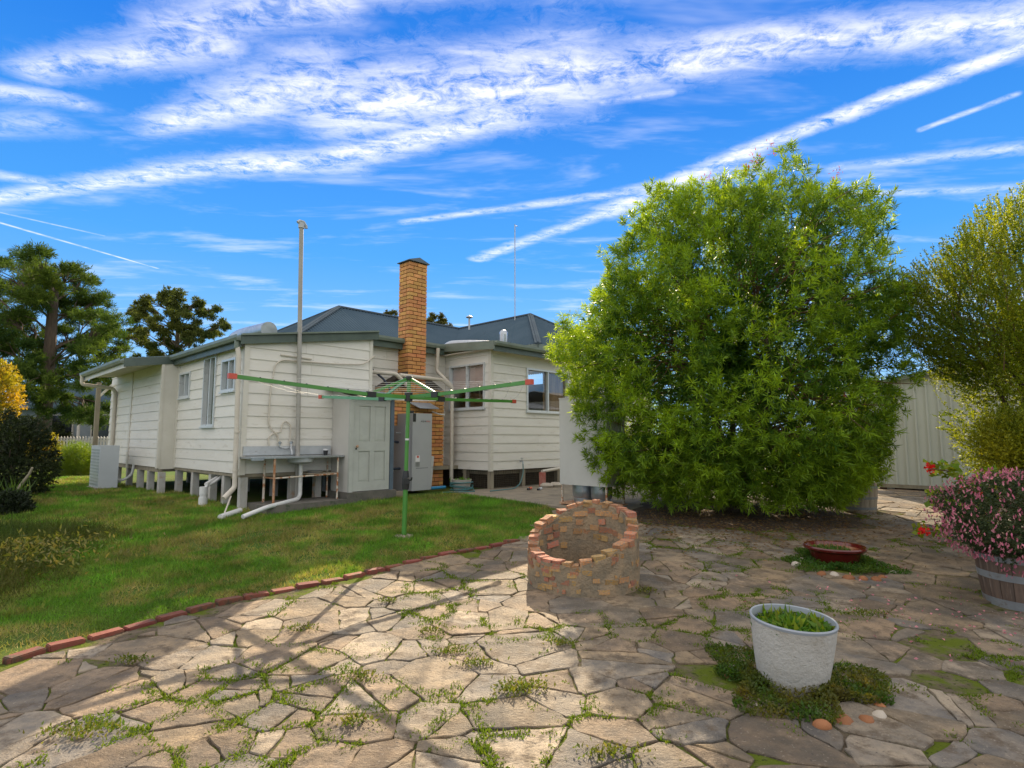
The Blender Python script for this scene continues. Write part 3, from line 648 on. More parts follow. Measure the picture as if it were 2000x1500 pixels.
wall('main_wall', 'u', 7.9, 1, -.3, 12, .9, (3.5, 3.86), boards=False); wall('main_wall', 'v', 12., 1, -.98, 7.9, .9, (3.5, 3.5), boards=False); wall('main_wall', 'v', 11., 1, -.98, 1., .8, (3.5, 3.5), boards=False)
for nm, a, b in (('corner_board', (-.035, -.035, .88), (.055, .055, 3.17)), ('corner_board', (RU-.035, RV-.035, .78), (RU+.05, RV+.05, 3.56)), ('corner_board', (-.345, 3.585, .88), (-.29, 3.66, 3.12)), ('cover_strip', (-.335, 6.0, .80), (-.295, 6.13, 3.12)), ('cover_strip', (-.03, 3.52, .88), (-.002, 3.60, 3.16)), ('corner_board', (2.46, -.03, .88), (2.53, .04, 3.60)), ('cover_strip', (-.335, 3.66, .88), (-.295, 3.72, 3.12))):
    MB().box(a, b).build(nm, M['trim'], house)
# --- floor (keeps daylight out), bearers
MB().box((.1, .1, .80), (12., 7.8, .88)).build('floor', M['timber'], house); MB().box((-.25, 3.7, .80), (.1, 8.1, .88)).build('floor', M['timber'], house); MB().box((RU+.1, RV+.1, .70), (10.9, .1, .78)).build('floor', M['timber'], house)
MB().box((.06, -.0, .84), (2.5, .1, .895)).build('bearer', M['timber'], house); MB().box((-.0, .0, .84), (.06, 3.6, .895)).build('bearer', M['timber'], house); MB().box((-.30, 3.62, .80), (-.22, 8.1, .895)).build('bearer', M['timber'], house)
# --- windows
window('v', 0., -1, .37, 1.03, 2.36, 2.955, ['frost', 'frost'], [('drape', 0, 1, 0, 1)], label='small two pane window with fly screen')
window('v', 0., -1, 1.33, 1.98, 1.735, 3.09, ['greenpane', 'glass'], [('drape', 0, 1, 0, 1)], label='tall narrow two pane window')
window('v', 0., -1, 2.80, 3.46, 2.36, 2.90, ['frost', 'glass'], [('drape', 0, 1, 0, 1)])
window('v', RU, -1, -.80, .44, 2.19, 3.24, ['glass', 'glass'], [('curtain', .42, 1, 0, 1)], label='two pane sliding window with a half drawn pink blind')
window('u', RV, -1, 6.17, 7.77, 2.15, 3.20, ['glass', 'glass'], [('drape', 0, 1, .45, 1), ('curtain', .0, 1, 0, .1)], label='two pane sliding window with brown drapes')
# --- stumps
for (u, v) in [(-.25, 5.14), (-.25, 4.32), (-.25, 3.54), (.07, 3.5), (.07, 2.49), (.07, 1.5), (.07, .83), (.07, .07), (.95, .07), (1.45, .1), (-.25, 6.1), (-.25, 7.2), (-.25, 8.0), (1.2, 1.4), (1.2, 2.8), (1.4, 4.5), (2.4, 1.5), (2.4, 3), (1.2, 6.5), (2.4, .15)]:
    zb = gh(u, v)-.1; MB().box((u-.06, v-.06, zb), (u+.06, v+.06, .84 if u > 0 else .80)).build('stump', M['stump'], house)
for (u, v) in [(RU+.06, RV+.06), (6.1, RV+.06), (7.4, RV+.06), (RU+.06, -.1), (8.8, RV+.06)]:
    MB().box((u-.05, v-.05, .25), (u+.05, v+.05, .80)).build('stump', M['timber'], house)
# wire mesh skirt under the rear wing
mb = MB()
for k in range(11):
    z = .36 + k*.042; mb.bar((RU+.02, RV+.02, z), (10.9, RV+.02, z), .006); mb.bar((RU+.02, RV+.02, z), (RU+.02, 1.5, z), .006)
for k in range(80): mb.bar((RU+.05+k*.075, RV+.02, .33), (RU+.05+k*.075, RV+.02, .8), .004)
for k in range(30): mb.bar((RU+.02, RV+.05+k*.075, .33), (RU+.02, RV+.05+k*.075, .8), .004)
tag(mb.build('mesh_skirt', M['lattice'], house), 'dark wire mesh closing the space under the floor')
MB().box((RU+.35, RV+.55, .2), (10.9, RV+.6, .78)).build('foundation', M['soil'], house); MB().box((RU+.35, RV+.6, .2), (RU+.4, 1.2, .78)).build('foundation', M['soil'], house)

# --- corrugated roofs
def corr(name, o, e, upv, n_len, t0, t1, mat='roof', pitch=.11, amp=.022):
    """sheet starting at o, along unit e for n_len, running up unit upv from t0(s) to t1(s)"""
    o, e, upv = map(np.array, (o, e, upv)); nrm = np.cross(e, upv); nrm = nrm/np.linalg.norm(nrm); nrm = nrm*np.sign(nrm[2])
    k = int(n_len/pitch*4); s = np.linspace(0, n_len, k+1); h = amp*np.sin(2*PI*s/pitch)
    a = np.array([t0(q) for q in s]); b = np.array([max(t1(q), t0(q)) for q in s])
    lo = o + s[:, None]*e + a[:, None]*upv + h[:, None]*nrm; hi = o + s[:, None]*e + b[:, None]*upv + h[:, None]*nrm
    vv = np.concatenate([lo, hi]); i = np.arange(k); q = np.stack([i, i+1, k+1+i+1, k+1+i], 1)
    o_ = obj(name, fast_mesh(name, vv, q), M[mat], house); o_.data.polygons.foreach_set('use_smooth', [True]*k); return o_
sl_ = lambda p: np.array(p)/np.linalg.norm(p)
c1 = math.hypot(1, RS)
corr('roof', (-.12, -.1, rz_(-.12)+.05), (0, 1, 0), (1/c1, 0, RS/c1), 3.72, lambda s: 0, lambda s: 2.72*c1)
corr('roof', (-1.02, 3.6, rz_(-1.02)+.045), (0, 1, 0), (1/c1, 0, RS/c1), 4.1, lambda s: 0, lambda s: 3.6*c1)
c2 = math.hypot(1, .067)
corr('roof', (4.80, -1.28, 3.62), (1, 0, 0), (0, 1/c2, .067/c2), 6.4, lambda s: 0, lambda s: 4.3*c2)
corr('roof', (2.6, .42, 3.70), (1, 0, 0), (0, 1/c2, .067/c2), 2.3, lambda s: 0, lambda s: 2.6*c2)
TP = .60; cp = math.hypot(1, TP); RZ = 5.5; HS = 2.6; EZ = RZ-TP*HS; A_, J_, Bv = 4.8, 9.65, 2.0
corr('roof', (A_-HS, 5.5-HS, EZ), (1, 0, 0), (0, 1/cp, TP/cp), J_-(A_-HS), lambda s: 0 if s < J_-HS-(A_-HS) else (s-(J_-HS-(A_-HS)))*cp, lambda s: min(s, HS)*cp)
corr('roof', (A_-HS, 5.5+HS, EZ), (0, -1, 0), (1/cp, 0, TP/cp), 2*HS, lambda s: 0, lambda s: min(s, 2*HS-s)*cp)
corr('roof', (J_+HS, 5.5+HS, EZ), (-1, 0, 0), (0, -1/cp, TP/cp), J_+HS-(A_-HS), lambda s: 0, lambda s: min(min(s, HS), J_+HS-(A_-HS)-s)*cp)
corr('roof', (J_-HS, Bv-HS, EZ), (0, 1, 0), (1/cp, 0, TP/cp), 5.5-(Bv-HS), lambda s: 0 if s < 5.5-HS-(Bv-HS) else (s-(5.5-HS-(Bv-HS)))*cp, lambda s: min(s, HS)*cp)
corr('roof', (J_-HS, Bv-HS, EZ), (1, 0, 0), (0, 1/cp, TP/cp), 2*HS, lambda s: 0, lambda s: min(s, 2*HS-s)*cp)
corr('roof', (J_+HS, 5.5+HS, EZ), (0, -1, 0), (-1/cp, 0, TP/cp), 5.5+HS-(Bv-HS), lambda s: 0, lambda s: min(min(s, HS), 5.5+HS-(Bv-HS)-s)*cp)
def cap(p, q, w_=.13): 
    mb = MB(); mb.bar(np.array(p)+(0, 0, .012), np.array(q)+(0, 0, .012), w_, .035); mb.tube([np.array(p)+(0, 0, .03), np.array(q)+(0, 0, .03)], .03, 8); mb.build('ridge_cap', M['ridge'], house)
cap((A_, 5.5, RZ), (J_, 5.5, RZ)); cap((J_, Bv, RZ), (J_, 5.5, RZ)); cap((A_, 5.5, RZ), (A_-HS, 5.5-HS, EZ), .17); cap((A_, 5.5, RZ), (A_-HS, 5.5+HS, EZ), .17)
cap((J_, Bv, RZ), (J_-HS, Bv-HS, EZ), .17); cap((J_, Bv, RZ), (J_+HS, Bv-HS, EZ), .17)
# --- fascias and gutters
def gutter(p, q, out, d=.085, h=.10):                        # open box gutter: front, bottom, back
    p, q, out = map(np.array, (p, q, out)); mb = MB(); zv = np.array((0, 0, 1.))
    pr = [(0, h), (0, 0), (d*.75, 0), (d, h*.5), (d, h), (d-.012, h), (d-.012, h*.55), (d*.7, .008), (.008, .008), (.008, h)]
    k = len(pr); A3 = [p + out*a + zv*b for a, b in pr]; B3 = [q + out*a + zv*b for a, b in pr]
    mb.add(A3+B3, [(i, (i+1) % k, k+(i+1) % k, k+i) for i in range(k)] + [tuple(range(k)), tuple(range(2*k-1, k-1, -1))]); return mb.build('gutter', M['gutter'], house)
def slope_board(name, p, q, th, h, mat):                      # board from p to q (top edge), hanging h
    mb = MB(); p, q = np.array(p), np.array(q); mb.prism([p, q, q-(0, 0, h), p-(0, 0, h)], None, th); return mb.build(name, M[mat], house)
slope_board('fascia', (-.13, -.10, rz_(-.13)+.055), (2.6, -.10, rz_(2.6)+.055), (0, .025, 0), .16, 'fascia')
MB().bar((-.13, -.115, rz_(-.13)+.06), (2.6, -.115, rz_(2.6)+.06), .05, .03).build('barge_cap', M['gutter'], house)
slope_board('fascia', (2.6, -.10, rz_(2.6)+.055), (2.6, .42, rz_(2.6)+.055), (.02, 0, 0), .16, 'fascia')
slope_board('fascia', (-.13, -.06, rz_(-.13)+.0), (-.13, 3.6, rz_(-.13)+.0), (.025, 0, 0), .15, 'fascia'); gutter((-.135, -.1, rz_(-.13)-.045), (-.135, 3.58, rz_(-.13)-.045), (-1, 0, 0))
slope_board('fascia', (-1.04, 3.58, rz_(-1.04)+.055), (.0, 3.58, rz_(0)+.055), (0, .025, 0), .17, 'fascia')
slope_board('fascia', (-1.03, 3.6, rz_(-1.03)+.0), (-1.03, 7.65, rz_(-1.03)+.0), (.025, 0, 0), .14, 'trim'); gutter((-1.035, 3.58, rz_(-1.03)-.045), (-1.035, 7.66, rz_(-1.03)-.045), (-1, 0, 0))
MB().prism([(-1.0, 3.6, 3.045), (-.28, 3.6, 3.115), (-.28, 7.6, 3.115), (-1.0, 7.6, 3.045)], None, (0, 0, .02)).build('soffit', M['soffit'], house)
slope_board('fascia', (2.6, .44, 3.69), (4.8, .44, 3.69), (0, .025, 0), .18, 'fascia'); gutter((2.64, .435, 3.645), (4.76, .435, 3.645), (0, -1, 0))
slope_board('fascia', (4.79, -1.30, 3.66), (4.79, 2.0, 3.88), (.025, 0, 0), .19, 'gutter')
slope_board('fascia', (4.8, -1.27, 3.60), (11.2, -1.27, 3.60), (0, .02, 0), .16, 'fascia'); gutter((4.79, -1.28, 3.555), (11.2, -1.28, 3.555), (0, -1, 0))
MB().box((4.82, -1.25, 3.50), (11., -.96, 3.515)).build('soffit', M['soffit'], house); MB().box((4.82, -.97, 3.50), (5.0, 1.6, 3.515)).build('soffit', M['soffit'], house)
for p, q, th in (((J_-HS, Bv-HS, EZ+.01), (J_+HS, Bv-HS, EZ+.01), (0, .03, 0)), ((J_-HS, Bv-HS, EZ+.01), (J_-HS, 2.9, EZ+.01), (.03, 0, 0)), ((A_-HS, 2.9, EZ+.01), (J_-HS, 2.9, EZ+.01), (0, .03, 0)), ((A_-HS, 2.9, EZ+.01), (A_-HS, 8.1, EZ+.01), (.03, 0, 0))):
    slope_board('fascia', p, q, th, .13, 'gutter')
# --- pipes
def pipe(name, pts_, r, mat, parent=house, n=10): return MB().tube(pts_, r, n).build(name, M[mat], parent, True)
def bend(pts_, rad=.06, k=4):                                 # round the corners of a polyline
    P_ = [np.array(q, float) for q in pts_]; out = [P_[0]]
    for a, b, c in zip(P_, P_[1:], P_[2:]):
        d1, d2 = a-b, c-b; r = min(rad, .45*np.linalg.norm(d1), .45*np.linalg.norm(d2)); s0, s1 = b+d1/np.linalg.norm(d1)*r, b+d2/np.linalg.norm(d2)*r
        for i in range(k+1): t = i/k; out.append((1-t)**2*s0 + 2*t*(1-t)*b + t*t*s1)
    return out + [P_[-1]]
dp = pipe('downpipe', bend([(-.16, .0, 3.16), (-.13, -.03, 2.9), (-.11, -.05, .68), (-.32, -.16, .52)]), .042, 'creampipe')
MB().tube([(-.16, 0, 3.2), (-.155, -.005, 3.06)], .048, 10).build('collar', M['gutter'], dp, True)
for z in (2.55, 1.6, .95): MB().tube([(-.112, -.05, z), (-.112, -.05, z+.03)], .049, 10).build('bracket', M['creampipe'], dp, True)
pipe('downpipe', bend([(-1.08, 7.5, 3.1), (-1.08, 7.5, 2.86), (-.42, 7.5, 2.80), (-.36, 7.5, 2.7), (-.36, 7.5, .6)]), .045, 'creampipe')
pipe('downpipe', bend([(2.72, .36, 3.64), (2.72, .36, 3.50), (2.58, .40, 3.28), (2.58, .40, 2.98), (2.72, .36, 2.92), (3.2, .12, 2.90), (3.5, .10, 2.66)]), .045, 'creampipe')
pipe('downpipe', bend([(4.55, .36, 3.64), (4.55, .40, 3.1), (4.62, .18, 2.9), (4.78, .10, 2.72), (4.78, .10, .50), (4.95, .02, .44)]), .045, 'creampipe')
pipe('downpipe', bend([(3.3, .12, 2.88), (4.5, .12, 2.86), (4.76, .1, 2.70)]), .045, 'creampipe')
vp = pipe('vent_pipe', [(.95, -.14, .41), (.855, -.13, 5.46)], .039, 'greypipe', n=12)
MB().tube([(.855, -.13, 5.44), (.855, -.13, 5.54)], .055, 12).tube([(.78, -.13, 5.53), (.82, -.13, 5.57), (.89, -.13, 5.57), (.945, -.13, 5.50), (.95, -.13, 5.46)], .03, 8).build('cowl', M['zinc'], vp, True)
MB().bar((.6, -.03, 3.02), (1.2, -.03, 3.0), .03, .02).build('bracket', M['creampipe'], vp)
pipe('hose_pipe', bend([(.62, -.05, 1.42), (.60, -.05, 1.55), (.42, -.05, 1.72), (.43, -.05, 2.3), (.5, -.05, 2.84), (.62, -.05, 2.93), (1.6, -.05, 2.95), (2.3, -.06, 3.0), (2.55, -.06, 3.2)], .12), .014, 'creampipe', n=8)
pipe('hose_pipe', bend([(.82, -.05, 1.42), (.83, -.05, 1.75), (.72, -.05, 1.83), (.66, -.05, 1.75), (.66, -.05, 1.62), (.5, -.05, 1.6), (.42, -.05, 1.5), (.47, -.05, 1.3)], .06), .011, 'creampipe', n=8)
pipe('black_pipe', bend([(2.86, .55, 3.3), (2.84, .5, 3.0), (2.9, .1, 2.75), (3.0, .02, 2.55), (3.02, .0, 1.45), (3.28, -.06, 1.42)], .08), .024, 'navy')
# silver ducts on the roofs
pipe('roof_duct', bend([(.75, 2.75, 3.35), (.75, 2.6, 3.62), (.8, 2.3, 3.68), (.85, 1.1, 3.66)], .3, 6), .17, 'galv', n=16)
pipe('roof_duct', bend([(5.4, 1.25, 3.7), (5.45, 1.05, 3.90), (5.7, .6, 3.90), (5.9, -.25, 3.80)], .25, 6), .11, 'galv', n=16)
d_ = pipe('flue', [(6.75, .35, 3.7), (6.75, .35, 4.25)], .12, 'galv', n=18); MB().lathe([(.12, 0), (.118, .05), (.09, .10), (.05, .125), (0.001, .13)], 18, (6.75, .35, 4.25)).build('dome', M['galv'], d_, True); MB().tube([(6.9, .37, 3.7), (6.9, .37, 4.2)], .035, 8).build('bracket', M['galv'], d_)
MB().tube([(7.9, 3.0, 4.9), (7.9, 3.0, 5.28)], .03, 8).lathe([(.10, .28), (.11, .30), (.02, .36)], 12, (7.9, 3.0, 5.0)).build('flue', M['zinc'], house, True)
an = pipe('antenna', [(9.35, 2.4, 5.0), (9.35, 2.4, 8.55)], .016, 'zinc', n=6); MB().tube([(9.35, 2.4, 8.5), (9.45, 2.36, 8.5)], .01, 6).build('antenna_arm', M['zinc'], an)
# verandah post at the far end
MB().box((-.62, 8.3, .3), (-.52, 8.4, 3.0)).build('verandah_post', M['timber'], house); MB().bar((-.57, 8.35, 2.6), (-.3, 8.2, 2.95), .05).build('bracket', M['trim'], house)

# --- brick chimney
chim = MB().box((3.02, .24, .2), (4.61, .60, 2.60)).box((3.615, .24, 2.60), (4.065, .60, 5.56)).build('chimney', M['mortar'], house)
bricks_ = []                                                  # (visible weight, box)
CH, BL, JT, D = .0875, .232, .015, .105
z = .36; k = 0
def course(u0, u1, v0, v1, z, odd, wgt):
    z1 = z+CH-JT; a = u0; first = True                        # front row (v0)
    while a < u1-.03:
        L = BL*.5-JT*.5 if (first and odd) else BL-JT; b = min(a+L, u1)
        if u1-b < .06: b = u1
        bricks_.append((wgt, (a, v0, z), (b, v0+D, z1))); a = b+JT; first = False
    for side, (x0, x1) in enumerate(((u0, u0+D), (u1-D, u1))):
        a = v0+D+JT; first = True
        while a < v1-.02:
            L = BL*.5-JT*.5 if (first and not odd) else BL-JT; b = min(a+L, v1)
            if v1-b < .05: b = v1
            bricks_.append((wgt*(.6 if side == 0 else .2), (x0, a, z), (x1, b, z1))); a = b+JT; first = False
while z < 2.55: course(3.0, 4.63, .22, .62, z, k % 2, .5); z += CH; k += 1
zs = z
while z < 5.5: course(3.595, 4.085, .22, .62, z, k % 2, 1.); z += CH; k += 1
bricks_.sort(key=lambda q: -q[0]); restb = MB()
for i, (w_, a, b) in enumerate(bricks_):
    j = rng.normal(0, .0018); a = (a[0], a[1]+j, a[2]); b = (b[0], b[1], b[2])
    if i < 300: MB().box(a, b).build('brick', M['brick'], chim)
    else: restb.box(a, b)
tag(restb.build('lower_bricks', M['brick'], chim), kind='stuff')
for sgn, (ua, ub) in ((-1, (3.0, 3.595)), (1, (4.63, 4.085))):   # sloping brick shoulders
    mb = MB(); mb.prism([(ua, .22, zs), (ub, .22, zs), (ub, .22, zs+.36 if sgn < 0 else zs+.30)], None, (0, .4, 0)); mb.build('shoulder', M['mortar'], chim)
mb = MB(); mb.prism([(3.55, .18, 5.53), (4.13, .18, 5.53), (4.13, .18, 5.545), (3.845, .18, 5.64), (3.55, .18, 5.545)], None, (0, .48, 0)); mb.build('chimney_cap', M['bluejamb'], chim)

# ================================================================== things by the house
def thing(name, loc, label, cat, group=None, hf=False):      # hf: loc given in house coordinates
    o = empty(name, W(*loc) if hf else loc, HROT if hf else 0, label, cat, group); o['_o'] = [float(q) for q in loc]; return o
def part(mb, name, mat, root, smooth=False):
    top = root
    while '_o' not in top.keys(): top = top.parent
    o = mb.build(name, M[mat], root, smooth)
    if root == top: o.location = [-q for q in top['_o']]
    return o

# closet with the old panel door
cl = thing('garden_closet', (2.14, -.35, .40), 'pale lean-to closet with a panelled door against the house wall', 'closet', hf=True)
part(MB().box((1.60, -.76, .30), (2.66, .02, .52)), 'plinth', 'darkconc', cl)
part(MB().box((1.665, -.66, .52), (1.69, -.03, 2.30)), 'side_wall', 'closet', cl)
part(MB().box((2.585, -.66, .52), (2.61, .2, 2.30)), 'side_wall', 'closet', cl)
part(MB().box((1.66, -.70, .52), (1.735, -.64, 2.28)), 'door_frame', 'door', cl); part(MB().box((2.545, -.70, .45), (2.625, -.64, 2.30)), 'door_frame', 'bluejamb', cl); part(MB().box((1.736, -.70, 2.24), (2.544, -.64, 2.30)), 'door_frame', 'door', cl)
dz0, dz1 = .53, 2.235
dr_ = part(MB().box((1.745, -.685, dz0), (1.85, -.65, dz1)).box((2.435, -.685, dz0), (2.535, -.65, dz1)).box((1.851, -.684, dz0), (2.434, -.65, dz0+.17)).box((1.851, -.684, 1.27), (2.434, -.65, 1.45)).box((1.851, -.684, 2.12), (2.434, -.65, dz1)).box((2.095, -.6835, dz0+.171), (2.19, -.65, 1.269)).box((2.095, -.6835, 1.451), (2.19, -.65, 2.119)), 'door', 'door', cl)
for (a, b) in ((1.851, 2.094), (2.191, 2.434)):
    for (c, d) in ((dz0+.171, 1.269), (1.451, 2.119)):
        pn = MB().box((a, -.664, c), (b, -.65, d)); pn.add([(a+.0, -.6639, c), (b, -.6639, c), (b, -.6639, d), (a, -.6639, d), (a+.035, -.672, c+.035), (b-.035, -.672, c+.035), (b-.035, -.672, d-.035), (a+.035, -.672, d-.035)], [(0, 1, 5, 4), (1, 2, 6, 5), (2, 3, 7, 6), (3, 0, 4, 7), (4, 5, 6, 7)])
        part(pn, 'door_panel', 'door', dr_)
part(MB().tube([(1.80, -.684, 1.36), (1.80, -.72, 1.36)], .008, 8).tube([(1.80, -.715, 1.36), (1.80, -.735, 1.36), (1.80, -.75, 1.36)], [.018, .028, .015], 12), 'knob', 'rusty', dr_, True)
part(MB().box((1.785, -.688, 1.30), (1.815, -.6845, 1.33)), 'keyhole', 'black', dr_)
mb = MB(); n_ = 60
rv = []
for i in range(n_+1):
    u = 1.50 + 1.28*i/n_; rv += [(u, -.84, 2.33 + .009*math.sin(i/n_*1.28/.076*2*PI)), (u, .0, 2.47 + .009*math.sin(i/n_*1.28/.076*2*PI))]
mb.add(rv, [(2*i, 2*i+2, 2*i+3, 2*i+1) for i in range(n_)]); part(mb, 'roof', 'shedroof', cl, True)
part(MB().prism([(1.665, -.66, 2.30), (1.665, -.02, 2.30), (1.665, -.02, 2.44)], None, (.02, 0, 0)), 'gable', 'closet', cl)
tag(part(MB().box((2.70, -.62, .30), (2.95, -.45, .40)).box((2.73, -.60, .40), (2.93, -.46, .46)), 'step_stones', 'concrete', cl))

# outdoor sink bench
sb = thing('sink_bench', (.8, -.3, .41), 'outdoor metal sink bench on rusty pipe legs against the weatherboards', 'sink', hf=True)
part(MB().box((-.05, -.53, 1.165), (1.66, -.045, 1.195)), 'bench_top', 'steel', sb); part(MB().box((-.05, -.545, 1.14), (.16, -.531, 1.19)), 'drain_lip', 'galv', sb)
part(MB().box((.0, -.062, 1.215), (1.63, -.04, 1.37)), 'splashback', 'zinc', sb)
part(MB().lathe([(.01, 1.05), (.17, 1.06), (.215, 1.09), (.225, 1.165)], 24, (.92, -.29, 0)), 'basin', 'zinc', sb, True)
for (u, v, m_) in ((.36, -.1, 'rust'), (.36, -.5, 'rusty'), (1.55, -.1, 'rust'), (1.54, -.5, 'rust')): part(MB().tube([(u, v, .40), (u, v, 1.165)], .021 if u < 1 else .017, 8), 'leg', m_, sb, True)
part(MB().tube([(.36, -.5, .83), (1.54, -.5, .86)], .014, 8), 'rail', 'rust', sb, True); part(MB().tube([(.36, -.1, .83), (.36, -.5, .83)], .014, 8), 'rail', 'rusty', sb, True); part(MB().tube([(1.55, -.1, .86), (1.54, -.5, .86)], .014, 8), 'rail', 'rust', sb, True)
part(MB().box((.95, -.49, .872), (1.52, -.12, .885)), 'shelf', 'timber', sb)
part(MB().tube(bend([(.93, -.29, 1.05), (.93, -.29, .5), (.86, -.36, .44), (.1, -.85, .40), (-.32, -.98, .30)], .08), .036, 12), 'drain_pipe', 'pvc', sb, True)
tp = part(MB().tube([(.62, -.09, 1.42), (.62, -.09, 1.36), (.70, -.11, 1.33), (.82, -.11, 1.33), (.83, -.09, 1.42)], .016, 8).tube([(.76, -.11, 1.33), (.77, -.2, 1.34), (.77, -.26, 1.27), (.77, -.26, 1.22)], .014, 8), 'tap', 'steel', sb, True)
for u in (.62, .83): part(MB().lathe([(.012, 0), (.032, .012), (.032, .03), (.015, .045), (.001, .046)], 12, (u, -.09, 1.41)), 'tap_handle', 'galv', tp, True)
slab = thing('concrete_slab', (.9, -.33, .3), 'damp raised concrete slab under the outdoor sink', 'slab', hf=True); part(MB().box((.14, -.76, .16), (1.61, .05, .405)), 'slab', 'darkconc', slab)
cupo = thing('cup', (1.45, -.2, 1.197), 'small dark cup with white lid on the sink bench', 'cup', hf=True); part(MB().lathe([(.001, 1.197), (.035, 1.197), (.045, 1.285)], 16, (1.45, -.2, 0)), 'body', 'black', cupo, True); part(MB().lathe([(.047, 1.285), (.047, 1.31), (.001, 1.315)], 16, (1.45, -.2, 0)), 'lid', 'white', cupo, True)
rag = thing('metal_dish', (1.2, -.3, .887), 'flat metal dish lying on the shelf under the sink', 'dish', hf=True); part(MB().lathe([(.001, .887), (.12, .889), (.15, .925), (.145, .925), (.115, .895), (.001, .893)], 20, (1.2, -.3, 0)), 'dish', 'steel', rag, True)
# floor waste gully
gl = thing('drain_gully', (-.25, 1.0, .28), 'white plastic drain gully standing in the grass beside the stumps', 'drain', hf=True)
gy_ = gh(-.25, 1.0); part(MB().tube([(-.25, 1.0, gy_-.05), (-.25, 1.0, gy_+.14)], .075, 14).tube([(-.25, 1.0, gy_+.14), (-.25, 1.0, gy_+.19)], .062, 14).tube([(-.25, 1.0, gy_+.19), (-.25, 1.0, gy_+.33)], .07, 14), 'trap', 'pvc', gl, True)
part(MB().tube(bend([(.1, 1.1, .82), (-.05, 1.05, gy_+.4), (-.2, 1.0, gy_+.34), (-.24, 1.0, gy_+.28)], .05), .028, 10), 'inlet', 'pvc', gl, True); part(MB().tube([(-.22, .98, gy_+.37), (.05, 1.2, gy_+.47)], .035, 10), 'inlet', 'pvc', gl, True)
lp = thing('loose_pipe', (-.4, -.45, .27), 'loose white plastic pipe end lying in the grass', 'pipe', hf=True); part(MB().tube([(-.52, -.62, gh(-.5, -.6)+.04), (-.1, -.30, gh(-.1, -.3)+.05)], .045, 12), 'pipe', 'pvc', lp, True); part(MB().tube([(-.2, -.15, .55), (-.42, -.5, gh(-.4, -.5)+.06)], .012, 6), 'stay', 'creampipe', lp, True)

# storage water heater
hw = thing('water_heater', (3.55, -.1, .40), 'tall grey storage water heater against the brick chimney base', 'water heater', hf=True)
cab = part(MB().box((3.32, -.36, .42), (3.83, .19, 2.04)), 'cabinet', 'hwu', hw)
part(MB().box((3.19, -.28, .42), (3.318, .15, 1.78)), 'side_cover', 'hwside', hw); part(MB().box((3.36, -.20, 2.04), (3.46, -.08, 2.10)), 'cowl', 'black', hw); part(MB().box((3.325, -.365, 1.86), (3.40, -.361, 2.035)), 'vent_panel', 'black', cab)
part(MB().box((3.42, -.3615, .88), (3.74, -.3605, .888)), 'seam', 'black', cab); part(MB().box((3.735, -.3615, .44), (3.741, -.3605, .88)), 'seam', 'hwside', cab)
st = part(MB().box((3.405, -.363, 1.02), (3.515, -.361, 1.15)), 'sticker', 'white', cab); part(MB().box((3.44, -.3645, 1.10), (3.49, -.3635, 1.145)), 'sticker_mark', 'redcap', cab); part(MB().box((3.405, -.363, .92), (3.515, -.361, 1.01)), 'data_plate', 'galv', cab)
def text(body, size, mat, parent, loc, rot):
    c = bpy.data.curves.new('lettering', 'FONT'); c.body = body; c.size = size; c.extrude = .0008; c.align_x = 'LEFT'
    o = bpy.data.objects.new('lettering', c); COL.objects.link(o); me = bpy.data.meshes.new_from_object(o); bpy.data.objects.remove(o)
    o = bpy.data.objects.new('lettering', me); COL.objects.link(o); me.materials.clear(); me.materials.append(M[mat]); o.parent = parent; o.location = loc; o.rotation_euler = rot; return o
text('AQUA', .05, 'black', cab, (3.53, -.3625, 1.855), (PI/2, 0, 0)); text('MAX', .05, 'redcap', cab, (3.68, -.3625, 1.855), (PI/2, 0, 0))
part(MB().tube([(3.19, -.1, 1.62), (3.08, -.1, 1.62)], .02, 8), 'relief_valve', 'steel', hw, True); part(MB().tube([(2.8, -.15, .88), (3.19, -.12, .88)], .025, 8), 'water_pipe', 'navy', hw, True)
bb = thing('offcut_pipe', (4.1, .0, .42), 'white plastic pipe offcut leaning on the bricks', 'pipe', hf=True); part(MB().box((4.11, .10, .42), (4.2, .14, 1.12)), 'pipe', 'pvc', bb); bb.rotation_euler[1] = .10
bp = thing('blue_pipe', (4.05, -.15, .42), 'short bright blue pipe lying by the water heater', 'pipe', hf=True); part(MB().tube([(3.86, -.2, .43), (4.35, -.2, .43)], .035, 10), 'pipe', 'bluepipe', bp, True)
sh = thing('flue_hood', (3.95, .1, 2.2), 'small grey sheet metal hood on the bricks above the heater', 'hood', hf=True); part(MB().prism([(3.62, .205, 2.30), (4.22, .205, 2.30), (4.30, -.02, 2.17), (3.76, -.02, 2.17)], None, (0, 0, .015)), 'sheet', 'shedroof', sh); part(MB().tube([(4.27, .2, 2.12), (4.33, .02, 2.06), (4.5, .03, 2.05)], .015, 8), 'outlet', 'pvc', sh, True)
# hose coiled round a pot
hp = thing('hose_pot', tuple(W(4.35, -.75, gh(4.35, -.75))), 'pale pot of weeds wound with teal garden hose by the mesh skirt', 'pot'); c = hp['_o']
part(MB().lathe([(.001, 0), (.16, 0), (.21, .22), (.22, .26), (.20, .26), (.18, .20), (.001, .20)], 24, c), 'pot', 'claypot', hp, True)
mb = MB(); sp_ = [(c[0]+(.24+.025*math.sin(i*.7))*math.cos(i*.35), c[1]+(.24+.025*math.cos(i*.9))*math.sin(i*.35), c[2]+.04+.16*(.5+.5*math.sin(i*.11))) for i in range(110)]
sp_ += [(c[0]+.3, c[1]-.3, c[2]+.03), (c[0]-.1, c[1]-.5, c[2]+.03), (c[0]-.35, c[1]-.45, c[2]+.02)]; mb.tube(sp_, .011, 6); part(mb, 'hose', 'hose', hp, True)
n = 60; q = np.array(c)[None]+np.c_[rng.normal(0, .08, (n, 2)), np.full(n, .2)]
